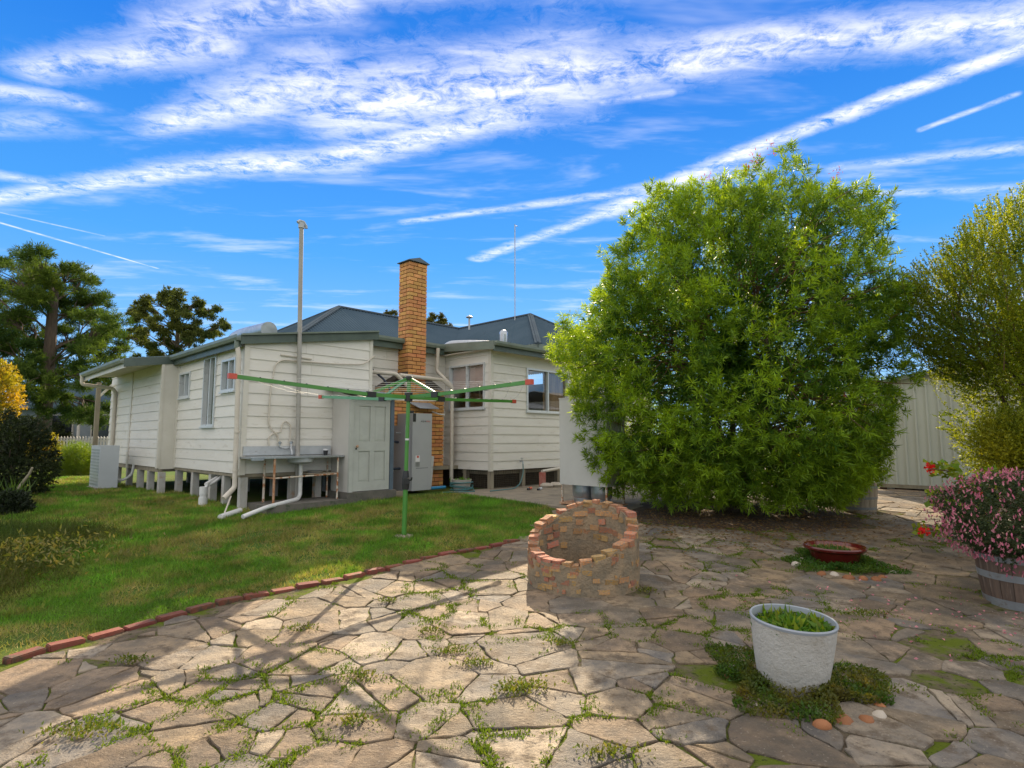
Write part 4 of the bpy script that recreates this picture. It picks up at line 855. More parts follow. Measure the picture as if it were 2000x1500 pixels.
o = leaf_obj('weeds', [leaves(q, np.c_[rng.normal(0, .6, (n, 2)), np.ones(n)], rng.uniform(.06, .14, n), .035, vary((.10, .26, .02), n, .25), .2)], M['leaf'], hp); o.location = -np.array(c)
gt = thing('garden_tap', (5.93, RV-.04, .95), 'brass garden tap with a teal hose on the board wall', 'tap', hf=True)
part(MB().tube([(5.93, RV-.02, .98), (5.93, RV-.11, .98), (5.93, RV-.12, .92)], .014, 8).tube([(5.93, RV-.09, .98), (5.93, RV-.09, 1.05)], .008, 6).tube([(5.89, RV-.09, 1.05), (5.97, RV-.09, 1.05)], .009, 6), 'tap_body', 'galv', gt, True)
part(MB().tube(bend([(5.93, RV-.12, .92), (5.93, RV-.13, .72), (5.75, RV-.2, .48), (5.4, RV-.35, .40), (4.6, RV-.4, .40)], .15, 6), .012, 6), 'hose', 'hose', gt, True)
pp = thing('pipe_post', (6.35, RV-.35, .37), 'short red post carrying a white overflow pipe', 'pipe', hf=True); part(MB().box((6.29, RV-.41, .33), (6.40, RV-.30, .72)), 'post', 'terra', pp); part(MB().tube([(6.33, RV-.36, .74), (8.2, RV-.25, .86)], .038, 10), 'pipe', 'creampipe', pp, True)
for nm, lab, cat, loc, mt in (('hose_nozzle', 'orange and black hose fitting lying on the concrete path', 'hose fitting', (5.45, RV-.75), 'orange'), ('spray_bottle', 'pale plastic bottle lying on the concrete path', 'bottle', (5.55, RV-.95), 'pvc')):
    z = gh(*loc)+.02; t = thing(nm, (loc[0], loc[1], z), lab, cat, hf=True); part(MB().tube([(loc[0], loc[1], z+.03), (loc[0]+.12, loc[1]+.05, z+.035)], .028, 8), 'body', mt, t, True); part(MB().tube([(loc[0]-.09, loc[1]-.03, z+.025), (loc[0]+.005, loc[1], z+.028)], .02, 8), 'neck', 'black', t, True)
for i, (u, v) in enumerate(((6.2, RV-.6), (6.5, RV-.62))):
    m_ = MB().lathe([(.001, -.02), (.14, .0), (.16, .05), (.10, .10), (.001, .11)], 9, W(u, v, gh(u, v)+.02)); o = m_.build('rock', M['pebble'], None, True); tag(o, ('grey rock on the path between the red post and the garden tap', 'grey rock on the path below the white overflow pipe')[i], 'rock', 'rocks by the red post')

# gas bottles under a white hood
gs = thing('gas_bottle_hood', (4.45, -4.12, .33), 'white sheet hood on a rusty frame over two gas bottles', 'gas hood', hf=True)
zb = gh(4.5, -4.1)+.02
part(MB().box((4.19, -4.63, .69), (4.21, -3.61, 2.22)).box((4.2115, -4.63, .69), (4.75, -4.61, 2.22)).box((4.2115, -3.63, .69), (4.75, -3.61, 2.22)).box((4.18, -4.64, 2.221), (4.77, -3.60, 2.24)), 'hood', 'hood', gs)
for u in (4.215, 4.73):
    for v in (-3.645, -4.595): part(MB().box((u-.015, v-.015, zb), (u+.015, v+.015, .70)), 'leg', 'rust', gs)
part(MB().box((4.18, -4.65, zb+.02), (4.77, -3.60, zb+.05)), 'base_frame', 'rusty', gs)
for v, lb_ in ((-3.92, 'grey steel gas bottle under the white hood beside its lawn corner leg'), (-4.32, 'grey steel gas bottle under the white hood half hidden by leaves')):
    t = thing('gas_bottle', (4.46, v, zb+.05), lb_, 'gas bottle', 'gas bottles under the hood', hf=True)
    part(MB().lathe([(.16, 0), (.165, .07), (.16, .075), (.185, .11), (.187, .2), (.187, 1.0), (.17, 1.1), (.10, 1.17), (.001, 1.19)], 26, (4.46, v, zb+.05)), 'cylinder', 'galv', t, True); part(MB().lathe([(.11, 1.13), (.11, 1.27), (.10, 1.27), (.10, 1.13)], 18, (4.46, v, zb+.05)), 'collar', 'galv', t, True)
# air conditioner outdoor unit
ac = thing('air_conditioner', (-.8, 5.75, gh(-.8, 5.75)), 'pale outdoor air conditioner unit beside the far wall', 'air conditioner', hf=True); z = gh(-.8, 6.1)
body = part(MB().box((-1.02, 5.27, z+.04), (-.66, 6.20, z+.98)), 'casing', 'acside', ac)
for k, vv in enumerate((5.95,)): 
    gr = part(MB().lathe([(.001, 0), (.30, 0)], 2, (0, 0, -9)), 'fan_guard', 'galv', body) if False else None
mb = MB()
for k in range(12): mb.box((-1.028, 5.33, z+.10+k*.07), (-1.021, 6.14, z+.125+k*.07))
part(mb, 'grille', 'galv', body); part(MB().box((-1.06, 5.25, z), (-.62, 6.23, z+.04)), 'pad', 'concrete', ac); part(MB().tube(bend([(-.66, 5.5, z+.2), (-.5, 5.5, z+.18), (-.35, 5.45, z+.3), (-.33, 5.42, .9)], .1), .03, 8), 'pipe', 'pvc', ac, True)

# ------------------------------------------------------------------ rotary clothes hoist
hb = gnd(789, 1046); hx, hy, hz = hb
ho = thing('clothes_hoist', (hx, hy, hz), 'green rotary clothes hoist with folding arms standing on the lawn', 'clothes hoist')
lean = lambda z: np.array([hx + .034*(z-hz)/2.2, hy, z])
part(MB().tube([lean(hz-.05), lean(.84)], .033, 14), 'lower_post', 'green', ho, True); part(MB().tube([lean(.8), lean(2.36)], .0275, 14), 'upper_post', 'green', ho, True)
gr_ = part(MB().tube([lean(.80), lean(.86), lean(.95), lean(1.06)], [.047, .052, .050, .036], 14).box(tuple(lean(.90)+(-.02, -.075, -.02)), tuple(lean(.90)+(.06, -.03, .06))), 'gear_housing', 'black', ho, True)
part(MB().tube(bend([lean(.93)+(.03, -.06, 0), lean(.93)+(.09, -.07, .0), lean(.97)+(.10, -.11, .0)], .03), .011, 6), 'crank_handle', 'black', gr_, True); part(MB().tube([lean(1.48), lean(1.505)], .0285, 14), 'sticker', 'white', ho, True)
HZ = 2.085; part(MB().tube([lean(HZ-.06), lean(HZ+.07)], .058, 14), 'hub', 'black', ho, True); part(MB().lathe([(.03, 0), (.055, 0), (.057, .035), (.04, .055), (.001, .06)], 14, lean(2.33)), 'top_cap', 'black', ho, True)
arms = []
c = lean(HZ)
for k, (da, L, tz, mt) in enumerate(((0, 2.36, 2.195, 'green'), (0, 2.28, 2.14, 'green'), (3, 2.24, 2.135, 'green'), (3, 2.28, 2.20, 'green2'))):
    a = math.radians(46+180+90*k+da); d = np.array([math.cos(a), math.sin(a), 0])
    j = c + d*.60 + (0, 0, .005); tip = np.array([c[0]+d[0]*L, c[1]+d[1]*L, tz]); arms.append((j, tip))
    am = part(MB().bar(c+d*.04, j, .028, .05).bar(j-(0, 0, .004), tip, .026, .046), 'arm', mt, ho)
    part(MB().bar(j-d*.06, j+d*.07, .05, .075), 'joint', 'black', am); part(MB().bar(tip-d*.02, tip+d*.07, .05, .06), 'end_cap', 'redcap', am)
    part(MB().bar(lean(2.345)+d*.03, j+(0, 0, .02), .02, .036), 'strut', mt, am)
    for fr in (.2, .36, .52, .68, .84): q = j+(tip-j)*fr; part(MB().tube([q+(0, 0, .022)+(-d[1]*.014, d[0]*.014, 0), q+(0, 0, .022)+(d[1]*.014, -d[0]*.014, 0)], .008, 6), 'line_clip', 'black', am)
for k in range(4):
    (j0, t0), (j1, t1) = arms[k], arms[(k+1) % 4]
    for fr in (.2, .36, .52, .68, .84, .985):
        p, q = j0+(t0-j0)*fr+(0, 0, .026), j1+(t1-j1)*fr+(0, 0, .026); m = (p+q)/2-(0, 0, .03+.03*fr)
        part(MB().tube([p, p*.5+m*.5-(0, 0, .008), m, q*.5+m*.5-(0, 0, .008), q], .0016, 5), 'line', 'line', ho)
part(MB().lathe([(.001, .015), (.12, .012), (.16, -.03)], 14, (hx, hy, hz)), 'footing', 'concrete', ho, True)

# ------------------------------------------------------------------ brick ring
wx, wy = WELL; wz = float(g(wx, wy)); wl = thing('brick_well', (wx, wy, wz), 'round broken brick and mortar well ring on the paving', 'well')
top = lambda t: .50 + .125*math.cos(t) + .20*math.sin(t) + .012*math.sin(5*t+1) + .01*math.sin(11*t)
n_ = 72; vv = []; ff = []
rows = 7
for i in range(n_):
    t = 2*PI*i/n_; ct, st_ = math.cos(t), math.sin(t); H = top(t)
    for r_in, lst in ((0, range(rows)), (1, reversed(range(rows)))):
        for k in lst:
            z = -.05 + (H+.05)*k/(rows-1); rr = (WR if r_in == 0 else WR-.105) + rng.normal(0, .0075); vv.append((wx+rr*ct, wy+rr*st_, wz+z))
m2 = 2*rows
for i in range(n_):
    for k in range(m2): a, b = i*m2+k, i*m2+(k+1) % m2; c_, d_ = ((i+1) % n_)*m2+(k+1) % m2, ((i+1) % n_)*m2+k; ff.append((a, b, c_, d_))
ring_ = part(MB().add(vv, ff), 'mortar_wall', 'render', wl, True)
part(MB().lathe([(WR-.1, .02), (.001, .03)], 32, (wx, wy, wz)), 'inner_floor', 'soil', wl)
bk = []
for s_ in range(6):
    b_ = MB().box((-.5, -.5, -.5), (.5, .5, .5)).mesh('brick'); q = bmesh.new(); q.from_mesh(b_); bmesh.ops.subdivide_edges(q, edges=q.edges[:], cuts=1); 
    for v in q.verts: v.co += Vector(rng.normal(0, .035, 3))
    q.to_mesh(b_); q.free(); b_.materials.append(M['wellbrick']); bk.append(b_)
def well_brick(t, r, z, L, H, D_, tilt=0.):
    o = bpy.data.objects.new('brick', bk[rng.integers(6)]); COL.objects.link(o); o.parent = wl
    o.location = (r*math.cos(t), r*math.sin(t), z); o.scale = (L, D_, H); o.rotation_euler = (rng.normal(0, .06), tilt + rng.normal(0, .06), t+PI/2)
t = 0.
while t < 2*PI-.1:                                            # broken top course
    L = rng.choice([.08, .10, .115, .13]); tc_ = t + .5*L/WR; sl = -(.125*-math.sin(tc_) + .20*math.cos(tc_))/WR
    well_brick(tc_, WR-.052+rng.normal(0, .006), top(tc_)+rng.uniform(-.014, .010), L*.86, rng.uniform(.05, .065), rng.uniform(.09, .112), sl*.6*rng.uniform(.3, 1)); t += L/WR
for row in range(4):                                          # courses seen on the inside face
    t = row*.13
    while t < 2*PI-.1:
        L = rng.choice([.10, .12, .20]); tc_ = t+.5*L/WR; z = top(tc_) - .085 - row*.088
        if z > .06 and rng.random() < (.85, .7, .4, .25)[row]*(1 if -.3 < tc_ < 3.6 else .5): well_brick(tc_, WR-.106, z, L*.80, .056, .018)
        t += L/WR + .012
for _ in range(54):                                           # bricks showing through the outer mortar
    tc_ = rng.uniform(PI*.9, PI*2.1); H = top(tc_); z = (rng.uniform(.03, max(.08, H-.08)) if rng.random() < .65 else H-rng.uniform(.04, .10))
    well_brick(tc_, WR-.004, z, rng.uniform(.05, .14), rng.uniform(.03, .06), .016)

# ================================================================== pots, stones and small plants
def ground_cover(name, c, r, n, col, alt, hgt, label, hole=0., lw=.012, mat='leaf', cat='weeds', lean_=1.0):
    a = rng.uniform(0, 2*PI, n); rad = hole + (r*(1+.28*np.sin(3*a+c[0])+.15*np.sin(7*a))-hole)*np.sqrt(rng.random(n))
    x, y = c[0]+rad*np.cos(a), c[1]+rad*np.sin(a); q = np.stack([x, y, g(x, y)+.01+rng.random(n)*hgt*(1-.55*rad/r)], 1)
    nz = vnoise(np.stack([x*9, y*9, x*0], -1))
    o = leaf_obj(name, [leaves(q, np.c_[rng.normal(0, lean_, (n, 2)), np.full(n, .8)], rng.uniform(.012, .034, n), rng.uniform(.7, 1.3, n)*lw, vary(col, n, .35, alt, np.clip(nz*1.6-.4, 0, 1)), .25)], M[mat])
    return tag(o, label, cat, kind='stuff')
pz = float(g(*POT))
pt = thing('white_planter', (POT[0], POT[1], pz), 'speckled white tapered planter filled with green weeds', 'planter')
tilt = Matrix.Rotation(.035, 3, 'Y') @ Matrix.Rotation(.05, 3, 'X')
def tilted(mb): mb.v = [tuple(Vector((POT[0], POT[1], pz)) + tilt @ (Vector(q)-Vector((POT[0], POT[1], pz)))) for q in mb.v]; return mb
part(tilted(MB().lathe([(.001, -.03), (.14, -.03), (.178, .0), (.200, .06), (.219, .18), (.235, .31), (.243, .395)], 48, (*POT, pz))), 'pot', 'potgrey', pt, True)
part(tilted(MB().lathe([(.244, .388), (.248, .402), (.243, .411), (.235, .407), (.229, .37), (.215, .30), (.001, .295)], 48, (*POT, pz))), 'rim', 'potin', pt, True)
part(tilted(MB().lathe([(.001, .335), (.15, .33), (.222, .315)], 24, (*POT, pz))), 'soil', 'soil', pt)
n = 1500; a = rng.uniform(0, 2*PI, n); rad = .220*np.sqrt(rng.random(n)); q = np.stack([POT[0]+.012+rad*np.cos(a), POT[1]+rad*np.sin(a), pz+.325+.06*rng.random(n)*(1-rad/.4)+0*a], 1)
o = leaf_obj('weeds', [leaves(q, np.c_[rng.normal(0, .9, (n, 2)), np.full(n, .9)], rng.uniform(.02, .055, n), rng.uniform(.012, .022, n), vary((.065, .19, .02), n, .35, (.12, .25, .03), np.clip(vnoise(q*14)*1.8-.5, 0, 1)), .3), leaves(q[:110]+(0, 0, .012), np.c_[rng.normal(0, .8, (110, 2)), np.full(110, .9)], rng.uniform(.05, .095, 110), rng.uniform(.018, .034, 110), vary((.10, .23, .02), 110, .35, (.2, .26, .04)), .35)], M['leaf'], pt); o.location = (-POT[0], -POT[1], -pz)
ground_cover('ground_cover', POT, .47, 9000, (.055, .12, .014), (.14, .13, .03), .10, 'green and yellowish creeping weeds spilling around the white planter', .15)
bz = float(g(*BOWL))
bo = thing('glazed_bowl', (BOWL[0], BOWL[1], bz), 'wide oxblood red glazed bowl with small weeds', 'bowl')
part(MB().lathe([(.001, .0), (.19, .0), (.235, .05), (.268, .145), (.30, .155), (.318, .17), (.322, .19), (.312, .205), (.285, .20), (.262, .17)], 48, (*BOWL, bz)), 'bowl', 'redglaze', bo, True)
part(MB().lathe([(.262, .17), (.245, .135), (.001, .13)], 40, (*BOWL, bz)), 'inside', 'ochreglaze', bo, True)
n = 420; a = rng.uniform(0, 2*PI, n); rad = .225*np.sqrt(rng.random(n)); q = np.stack([BOWL[0]-.04+rad*np.cos(a)*.85, BOWL[1]+rad*np.sin(a), bz+.135+.03*rng.random(n)], 1)
o = leaf_obj('weeds', [leaves(q, np.c_[rng.normal(0, .8, (n, 2)), np.ones(n)], rng.uniform(.02, .05, n), rng.uniform(.012, .022, n), vary((.05, .17, .03), n, .35, (.09, .16, .02)), .3), leaves(q[:26], np.c_[rng.normal(0, .3, (26, 2)), np.ones(26)], rng.uniform(.10, .2, 26), .006, vary((.25, .15, .07), 26, .2), .1)], M['leaf'], bo); o.location = (-BOWL[0], -BOWL[1], -bz)
ground_cover('ground_cover', BOWL, .50, 7000, (.05, .135, .018), (.09, .16, .02), .09, 'leafy green weeds growing around the red bowl', .17)
def stone_at(x, y, r, mat, label, group):
    p = gnd(x, y); me = bpy.data.meshes.new('stone'); q = bmesh.new(); bmesh.ops.create_icosphere(q, subdivisions=2, radius=1)
    off = rng.uniform(0, 50, 3)
    for v in q.verts: v.co *= .8 + .45*float(vnoise(np.array(v.co)*1.3+off))
    q.to_mesh(me); q.free(); me.materials.append(M[mat]); me.polygons.foreach_set('use_smooth', [True]*len(me.polygons))
    o = bpy.data.objects.new('stone', me); COL.objects.link(o); r *= .9; o.location = p + (0, 0, r*.22); o.scale = (r*rng.uniform(1, 1.4), r, r*rng.uniform(.65, .85)); o.rotation_euler = (rng.normal(0, .2), rng.normal(0, .2), rng.uniform(0, 6)); tag(o, label, 'stone', group)
for x, y, r, m_ in ((1427, 1310, .05, 'pebble'), (1424, 1322, .03, 'opebble'), (1447, 1292, .028, 'pebble'), (1450, 1364, .034, 'opebble'), (1480, 1384, .03, 'pebble'), (1606, 1424, .052, 'opebble'), (1648, 1416, .048, 'opebble'), (1692, 1413, .045, 'opebble'), (1716, 1404, .042, 'pebble'), (1719, 1383, .032, 'opebble'), (1716, 1368, .032, 'opebble'), (1701, 1344, .042, 'pebble'), (1562, 1404, .026, 'opebble'), (1501, 1398, .026, 'pebble')):
    stone_at(x, y, r, m_, 'rounded orange brown stone ringing the weeds around the white planter' if m_ == 'opebble' else 'pale weathered stone ringing the weeds around the white planter', 'stones around the white planter')
for x, y, r, m_ in ((1555, 1107, .065, 'pebble'), (1564, 1096, .05, 'pebble'), (1578, 1090, .05, 'pebble'), (1605, 1125, .055, 'opebble'), (1630, 1126, .055, 'pebble'), (1657, 1132, .06, 'opebble'), (1687, 1134, .05, 'opebble'), (1711, 1135, .05, 'opebble'), (1744, 1121, .045, 'pebble'), (1723, 1130, .04, 'opebble')):
    stone_at(x, y, r, m_, 'orange stone edging the weeds around the red bowl' if m_ == 'opebble' else 'whitish stone edging the weeds around the red bowl', 'stones around the red bowl')

# half barrels
def barrel(name, c, rt, rb, h, stv, hoops, label, soil=True):
    t = thing(name, tuple(c), label, 'barrel'); N = 22
    prof = [(rb, 0), (rb+(rt-rb)*.45, h*.3), (rb+(rt-rb)*.82, h*.65), (rt, h)]
    for k in range(N):
        a0, a1 = 2*PI*k/N+.006, 2*PI*(k+1)/N-.006; vv = []; j = rng.uniform(-.003, .003)
        for r, z in prof:
            for a, dr_ in ((a0, 0), ((a0+a1)/2, .002), (a1, 0), (a1, -.025), (a0, -.025)): vv.append((c[0]+(r+dr_+j)*math.cos(a), c[1]+(r+dr_+j)*math.sin(a), c[2]+z))
        ff = [(i*5+m, i*5+(m+1) % 5, i*5+5+(m+1) % 5, i*5+5+m) for i in range(3) for m in range(5)] + [(0, 1, 2, 3, 4), (19, 18, 17, 16, 15)]
        part(MB().add(vv, ff), 'stave', stv, t)
    for z0, z1 in hoops:
        ra, rb_ = np.interp([z0, z1], [p[1] for p in prof], [p[0] for p in prof])+.006
        part(MB().lathe([(ra-.004, z0), (ra, z0), (rb_, z1), (rb_-.004, z1)], 44, c), 'hoop', 'hoop', t, True)
    part(MB().lathe([(.001, h-.05), (rt-.02, h-.06)], 24, c), 'soil', 'soil', t); return t
BC = np.array([4.62, 5.27, float(g(4.62, 5.27))]); barrel('half_barrel', BC, .365, .315, .45, 'stave', [(.0, .075), (.24, .30), (.40, .445)], 'dark oak half barrel holding the pink flowering shrub')
b2 = gnd(1682, 1002)+(.1, .28, 0); barrel('half_barrel', b2, .32, .28, .48, 'palestave', [(.05, .09), (.22, .26), (.40, .44)], 'bleached half barrel standing behind the leafy tree')

# ================================================================== shrubs and trees
def at_root(o, root): o.location = [-q for q in root['_o']]; return o
def outline_fn(c, pts_, Y):
    C = at(c[0], c[1], Y); A_ = []
    for q in pts_: w_ = at(q[0], q[1], Y)-C; A_.append((math.atan2(w_[2], w_[0]), math.hypot(w_[0], w_[2])))
    A_.sort(); an = np.array([q[0] for q in A_]); ra = np.array([q[1] for q in A_]); an = np.concatenate([an-2*PI, an, an+2*PI]); ra = np.tile(ra, 3)
    return C, lambda f: np.interp(f, an, ra)
def inflated(C, R, ry, n, core=.13, lump=.13, lscale=1.1, gap=0., gscale=1.4, seed=0., zmin=None, inner=.3):
    f = rng.uniform(-PI, PI, int(n*2.2)); r = R(f); k = rng.random(len(f)) < r/r.max(); f = f[k]; r = r[k]
    h = rng.uniform(-1, 1, len(f)); t = np.clip(1-rng.exponential(core, len(f)), inner, 1)
    dirv = np.stack([np.cos(f)*np.sqrt(1-h*h), h, np.sin(f)*np.sqrt(1-h*h)], 1)
    lm = 1 + lump*2*(vnoise(dirv*lscale*3+seed)-.5) + lump*(vnoise(dirv*lscale*7+seed+9)-.5)
    p = C + np.stack([r*np.cos(f)*(1-h*h)**.42*t*lm, ry*h*t*lm, r*np.sin(f)*(1-h*h)**.42*t*lm], 1)
    k = vnoise(p*gscale+seed) > gap
    if zmin is not None: k &= p[:, 2] > g(p[:, 0], p[:, 1])+zmin
    p, dirv, t = p[k], dirv[k], t[k]; return p[:n], dirv[:n], t[:n]
def limb(p, q, r0, r1, wob=.08, k=5, n=6):
    p, q = np.array(p, float), np.array(q, float); L = np.linalg.norm(q-p); pts_ = [p+(q-p)*i/k + (rng.normal(0, wob*L/k, 3) if 0 < i < k else 0) + np.array([0, 0, .10*L*math.sin(PI*i/k)])*(.6) for i in range(k+1)]
    return pts_, list(np.linspace(r0, r1, k+1))

def bush(name, c, rad, n, per, twig, ll, lw, col, alt, label, cat='shrub', mat='leaf', upb=.4, gap=.25, stem=True):
    c = np.array(c, float); b = np.array([c[0], c[1], float(g(c[0], c[1]))]); t = thing(name, tuple(b), label, cat)
    d_ = rand_dir(int(n*1.7)); r_ = np.clip(1-rng.exponential(.2, len(d_)), .2, 1)*(1+.2*(vnoise(d_*2.2+c)-.5)*2); p = c + d_*r_[:, None]*rad; k = (p[:, 2] > b[2]+.03) & (vnoise(p*2.2+c) > gap); p, d_ = p[k][:n], d_[k][:n]
    at_root(leaf_obj('foliage', [sprigs(p, d_+(0, 0, upb)+rng.normal(0, .25, p.shape), per, twig, ll, lw, .6, col, alt, .3, .1, np.clip(vnoise(p*2.3)*1.5-.3, 0, 1))], M[mat], t), t)
    if stem:
        mb = MB()
        for k in range(6): pl, rl = limb(b-(0, 0, .05), c+rng.normal(0, .35, 3)*rad, .03, .008, .2, 4); mb.tube(pl, rl, 5)
        part(mb, 'stems', 'bark', t)
    return t
# --- the big leafy tree
CT, RT = outline_fn((1415, 690), [(1068, 650), (1082, 592), (1120, 600), (1150, 530), (1178, 465), (1225, 412), (1290, 365), (1335, 378), (1385, 352), (1440, 345), (1482, 298), (1530, 322), (1600, 348), (1655, 335), (1695, 400), (1718, 478), (1705, 540), (1755, 555), (1768, 640), (1748, 715), (1762, 760), (1728, 812), (1735, 850), (1712, 940), (1668, 1000), (1560, 1050), (1450, 1065), (1340, 1040), (1260, 1000), (1190, 970), (1150, 945), (1112, 880), (1095, 800), (1072, 715)], 9.8)
tb = np.array([3.7, 9.75, float(g(3.7, 9.75))]); bt = thing('bottlebrush_tree', tuple(tb), 'large rounded bushy tree with narrow bright green leaves beside the brick well', 'tree')
tips, dv, tt = inflated(CT, RT, 2.5, 9500, core=.17, lump=.10, lscale=1.3, gap=.39, gscale=1.9, zmin=.06)
st_, sv_, stt_ = inflated(CT, RT, 2.5, 9000, core=.16, lump=.08, zmin=.05); kk_ = (st_[:, 2] < 1.5) & (st_[:, 1] < 9.9); tips, dv, tt = np.concatenate([tips, st_[kk_][:1100]]), np.concatenate([dv, sv_[kk_][:1100]]), np.concatenate([tt, stt_[kk_][:1100]])
tips = CT + (tips-CT)*(.93, .94, .945)
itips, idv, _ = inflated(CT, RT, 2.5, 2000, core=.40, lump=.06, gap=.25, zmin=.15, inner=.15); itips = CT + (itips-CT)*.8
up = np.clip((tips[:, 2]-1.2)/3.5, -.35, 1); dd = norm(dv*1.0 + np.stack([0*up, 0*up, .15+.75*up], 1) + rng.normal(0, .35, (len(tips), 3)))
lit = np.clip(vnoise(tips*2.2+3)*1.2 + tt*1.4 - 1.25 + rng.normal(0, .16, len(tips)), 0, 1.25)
P_shaded = (.040, .115, .012); P_highlight = (.235, .385, .022)  # light painted into the leaves: outer tips bright, those within dark
at_root(leaf_obj('crown', [sprigs(tips, dd, 24, .11, .135, .0155, .74, P_shaded, P_highlight, .25, .16, lit), sprigs(itips, idv+(0, 0, .4), 12, .3, .16, .026, .7, (.04, .105, .010), (.06, .15, .012), .3)], M['leaf'], bt), bt)
mb = MB()
stems = []
for k in range(9):
    a = 2*PI*k/9 + rng.normal(0, .2); e = CT + np.array([math.cos(a)*rng.uniform(.4, 1.2), math.sin(a)*rng.uniform(.3, 1.0), rng.uniform(-.3, 1.6)]); s0 = tb + (math.cos(a)*.12, math.sin(a)*.12, -.05)
    pl, rl = limb(s0, e, .06, .025, .25, 6); mb.tube(pl, rl, 7); stems += pl[2:]
part(mb, 'trunk', 'bark', bt, True); stems = np.array(stems); mb = MB()
for i in rng.choice(len(tips), 420, replace=False):
    s0 = stems[np.argmin(((stems-tips[i]+(0, 0, .5))**2).sum(1))]; pl, rl = limb(s0+rng.normal(0, .05, 3), tips[i]-dd[i]*.05, .013, .004, .18, 4); mb.tube(pl, rl, 4, False)
part(mb, 'branches', 'twig', bt, True)
q = np.concatenate([np.repeat(at(x, y, 9.7)[None], 22, 0)+rng.normal(0, .06, (22, 3)) for x, y in ((1385, 350), (1510, 292), (1476, 312), (1632, 342), (1456, 330))])
tag(at_root(leaf_obj('red_tips', [leaves(q, rand_dir(len(q))+(0, 0, .5), .07, .014, vary((.45, .05, .03), len(q), .3), .1)], M['petal'], bt), bt), kind='stuff')
# litter under it
n = 5200; x = rng.normal(3.6, 1.25, n); y = rng.normal(9.0, .95, n)
k = (y < 11) & in_paving(x, y); x, y = x[k], y[k]; n = len(x)
bedm = MB().lathe([(.001, .03), (1.0, .02), (1.35, -.005)], 40, (0, 0, 0)); bedm.v = [(3.75+v[0]*1.45, 9.7+v[1]*1.15, float(g(3.75+v[0]*1.45, 9.7+v[1]*1.15))+v[2]+.01+rng.normal(0, .004)) for v in bedm.v]
o = bedm.build('garden_bed', M['soil'], None, True); tag(o, 'dark soil under the leafy tree', 'soil', kind='structure')
o = leaf_obj('leaf_litter', [leaves(np.stack([x, y, g(x, y)+.035], 1), np.c_[rng.normal(0, 1, (n, 2)), rng.normal(0, .12, n)], rng.uniform(.03, .07, n), .012, vary((.17, .085, .04), n, .4, (.24, .16, .07)), .1)], M['grass']); tag(o, 'brown fallen leaves on the soil under the tree', 'leaf litter', kind='stuff')

# --- fine leaved shrub on the right
CR, RR = outline_fn((1990, 640), [(1795, 560), (1808, 610), (1850, 690), (1890, 740), (1915, 790), (1915, 850), (1920, 905), (1950, 950), (2050, 980), (2180, 900), (2260, 700), (2260, 500), (2180, 360), (2080, 330), (2000, 345), (1945, 375), (1900, 420), (1850, 450), (1800, 500)], 7.6)
rb_ = np.array([CR[0]+.05, 7.6, float(g(0, 7.6))]); rs = thing('tea_tree_shrub', tuple(rb_), 'tall feathery shrub with tiny yellow green leaves behind the pink flowers', 'shrub')
tips, dv, tt = inflated(CR, RR, 1.5, 9000, core=.22, lump=.10, lscale=1.3, gap=.26, gscale=2.4, seed=5., zmin=.1, inner=.2)
dd = norm(dv*.75 + np.array([-.15, 0, .75]) + rng.normal(0, .28, (len(tips), 3))); lit = np.clip(vnoise(tips*2.1+8)*1.4-.2 + .3*(1.6-tips[:, 2])*(tips[:, 2] < 1.6), 0, 1)
at_root(leaf_obj('foliage', [sprigs(tips, dd, 32, .30, .034, .016, .6, (.085, .150, .014), (.27, .345, .022), .28, .1, lit)], M['leaf'], rs), rs)
mb = MB()
for k in range(5): a = 2*PI*k/5; pl, rl = limb(rb_+(0, 0, -.05), CR+(math.cos(a)*.6, math.sin(a)*.5, rng.uniform(-.2, .9)), .045, .015, .25, 5); mb.tube(pl, rl, 6)
part(mb, 'stems', 'bark', rs, True); mb = MB()
for i in rng.choice(len(tips), 520, replace=False): L = rng.uniform(.3, .7); pl, rl = limb(tips[i]-dd[i]*L, tips[i], .006, .002, .12, 3); mb.tube(pl, rl, 4, False)
part(mb, 'twigs', 'twig', rs)
bush('yellow_shrub', at(1985, 880, 7.0), (.48, .5, .60), 1500, 22, .22, .032, .015, (.16, .21, .015), (.36, .36, .025), 'low bright yellow green shrub between the barrel and the shed', gap=.2)
# --- pink flowering shrub in the barrel
CC = BC + (-.02, -.02, .74); co = thing('correa_shrub', tuple(BC+(0, 0, .40)), 'dense dark shrub covered in hanging pink bell flowers in the barrel', 'shrub')
n = 2300; d_ = rand_dir(n); r_ = np.clip(1-rng.exponential(.16, n), .25, 1)*(1+.30*(vnoise(d_*2.5+2)-.5)*2); p = CC + d_*r_[:, None]*(.64, .6, .46); k = p[:, 2] > BC[2]+.16; p, d_ = p[k], d_[k]
at_root(leaf_obj('foliage', [sprigs(p, d_+(0, 0, .3), 15, .09, .026, .013, .75, (.030, .055, .020), (.075, .095, .035), .3)], M['leafdeep'], co), co)
n = 2100; d_ = rand_dir(n); p = CC + d_*(.66, .62, .48)*rng.uniform(.9, 1.06, (n, 1))*(1+.30*(vnoise(d_*2.5+2)-.5)*2)[:, None]; k = (p[:, 2] > BC[2]+.2); p = p[k]; n = len(p); dn = norm(np.c_[rng.normal(0, .35, (n, 2)), -np.ones(n)]); cc = vary((.48, .12, .21), n, .25, (.64, .28, .33))
at_root(tag(leaf_obj('flowers', [leaves(p, dn, .036, .014, cc, 0), leaves(p, dn, .034, .014, cc, 0), leaves(p+dn*.02, dn+rng.normal(0, .5, (n, 3)), .02, .016, cc*1.15, .2)], M['petal'], co), kind='stuff'), co)
mb = MB()
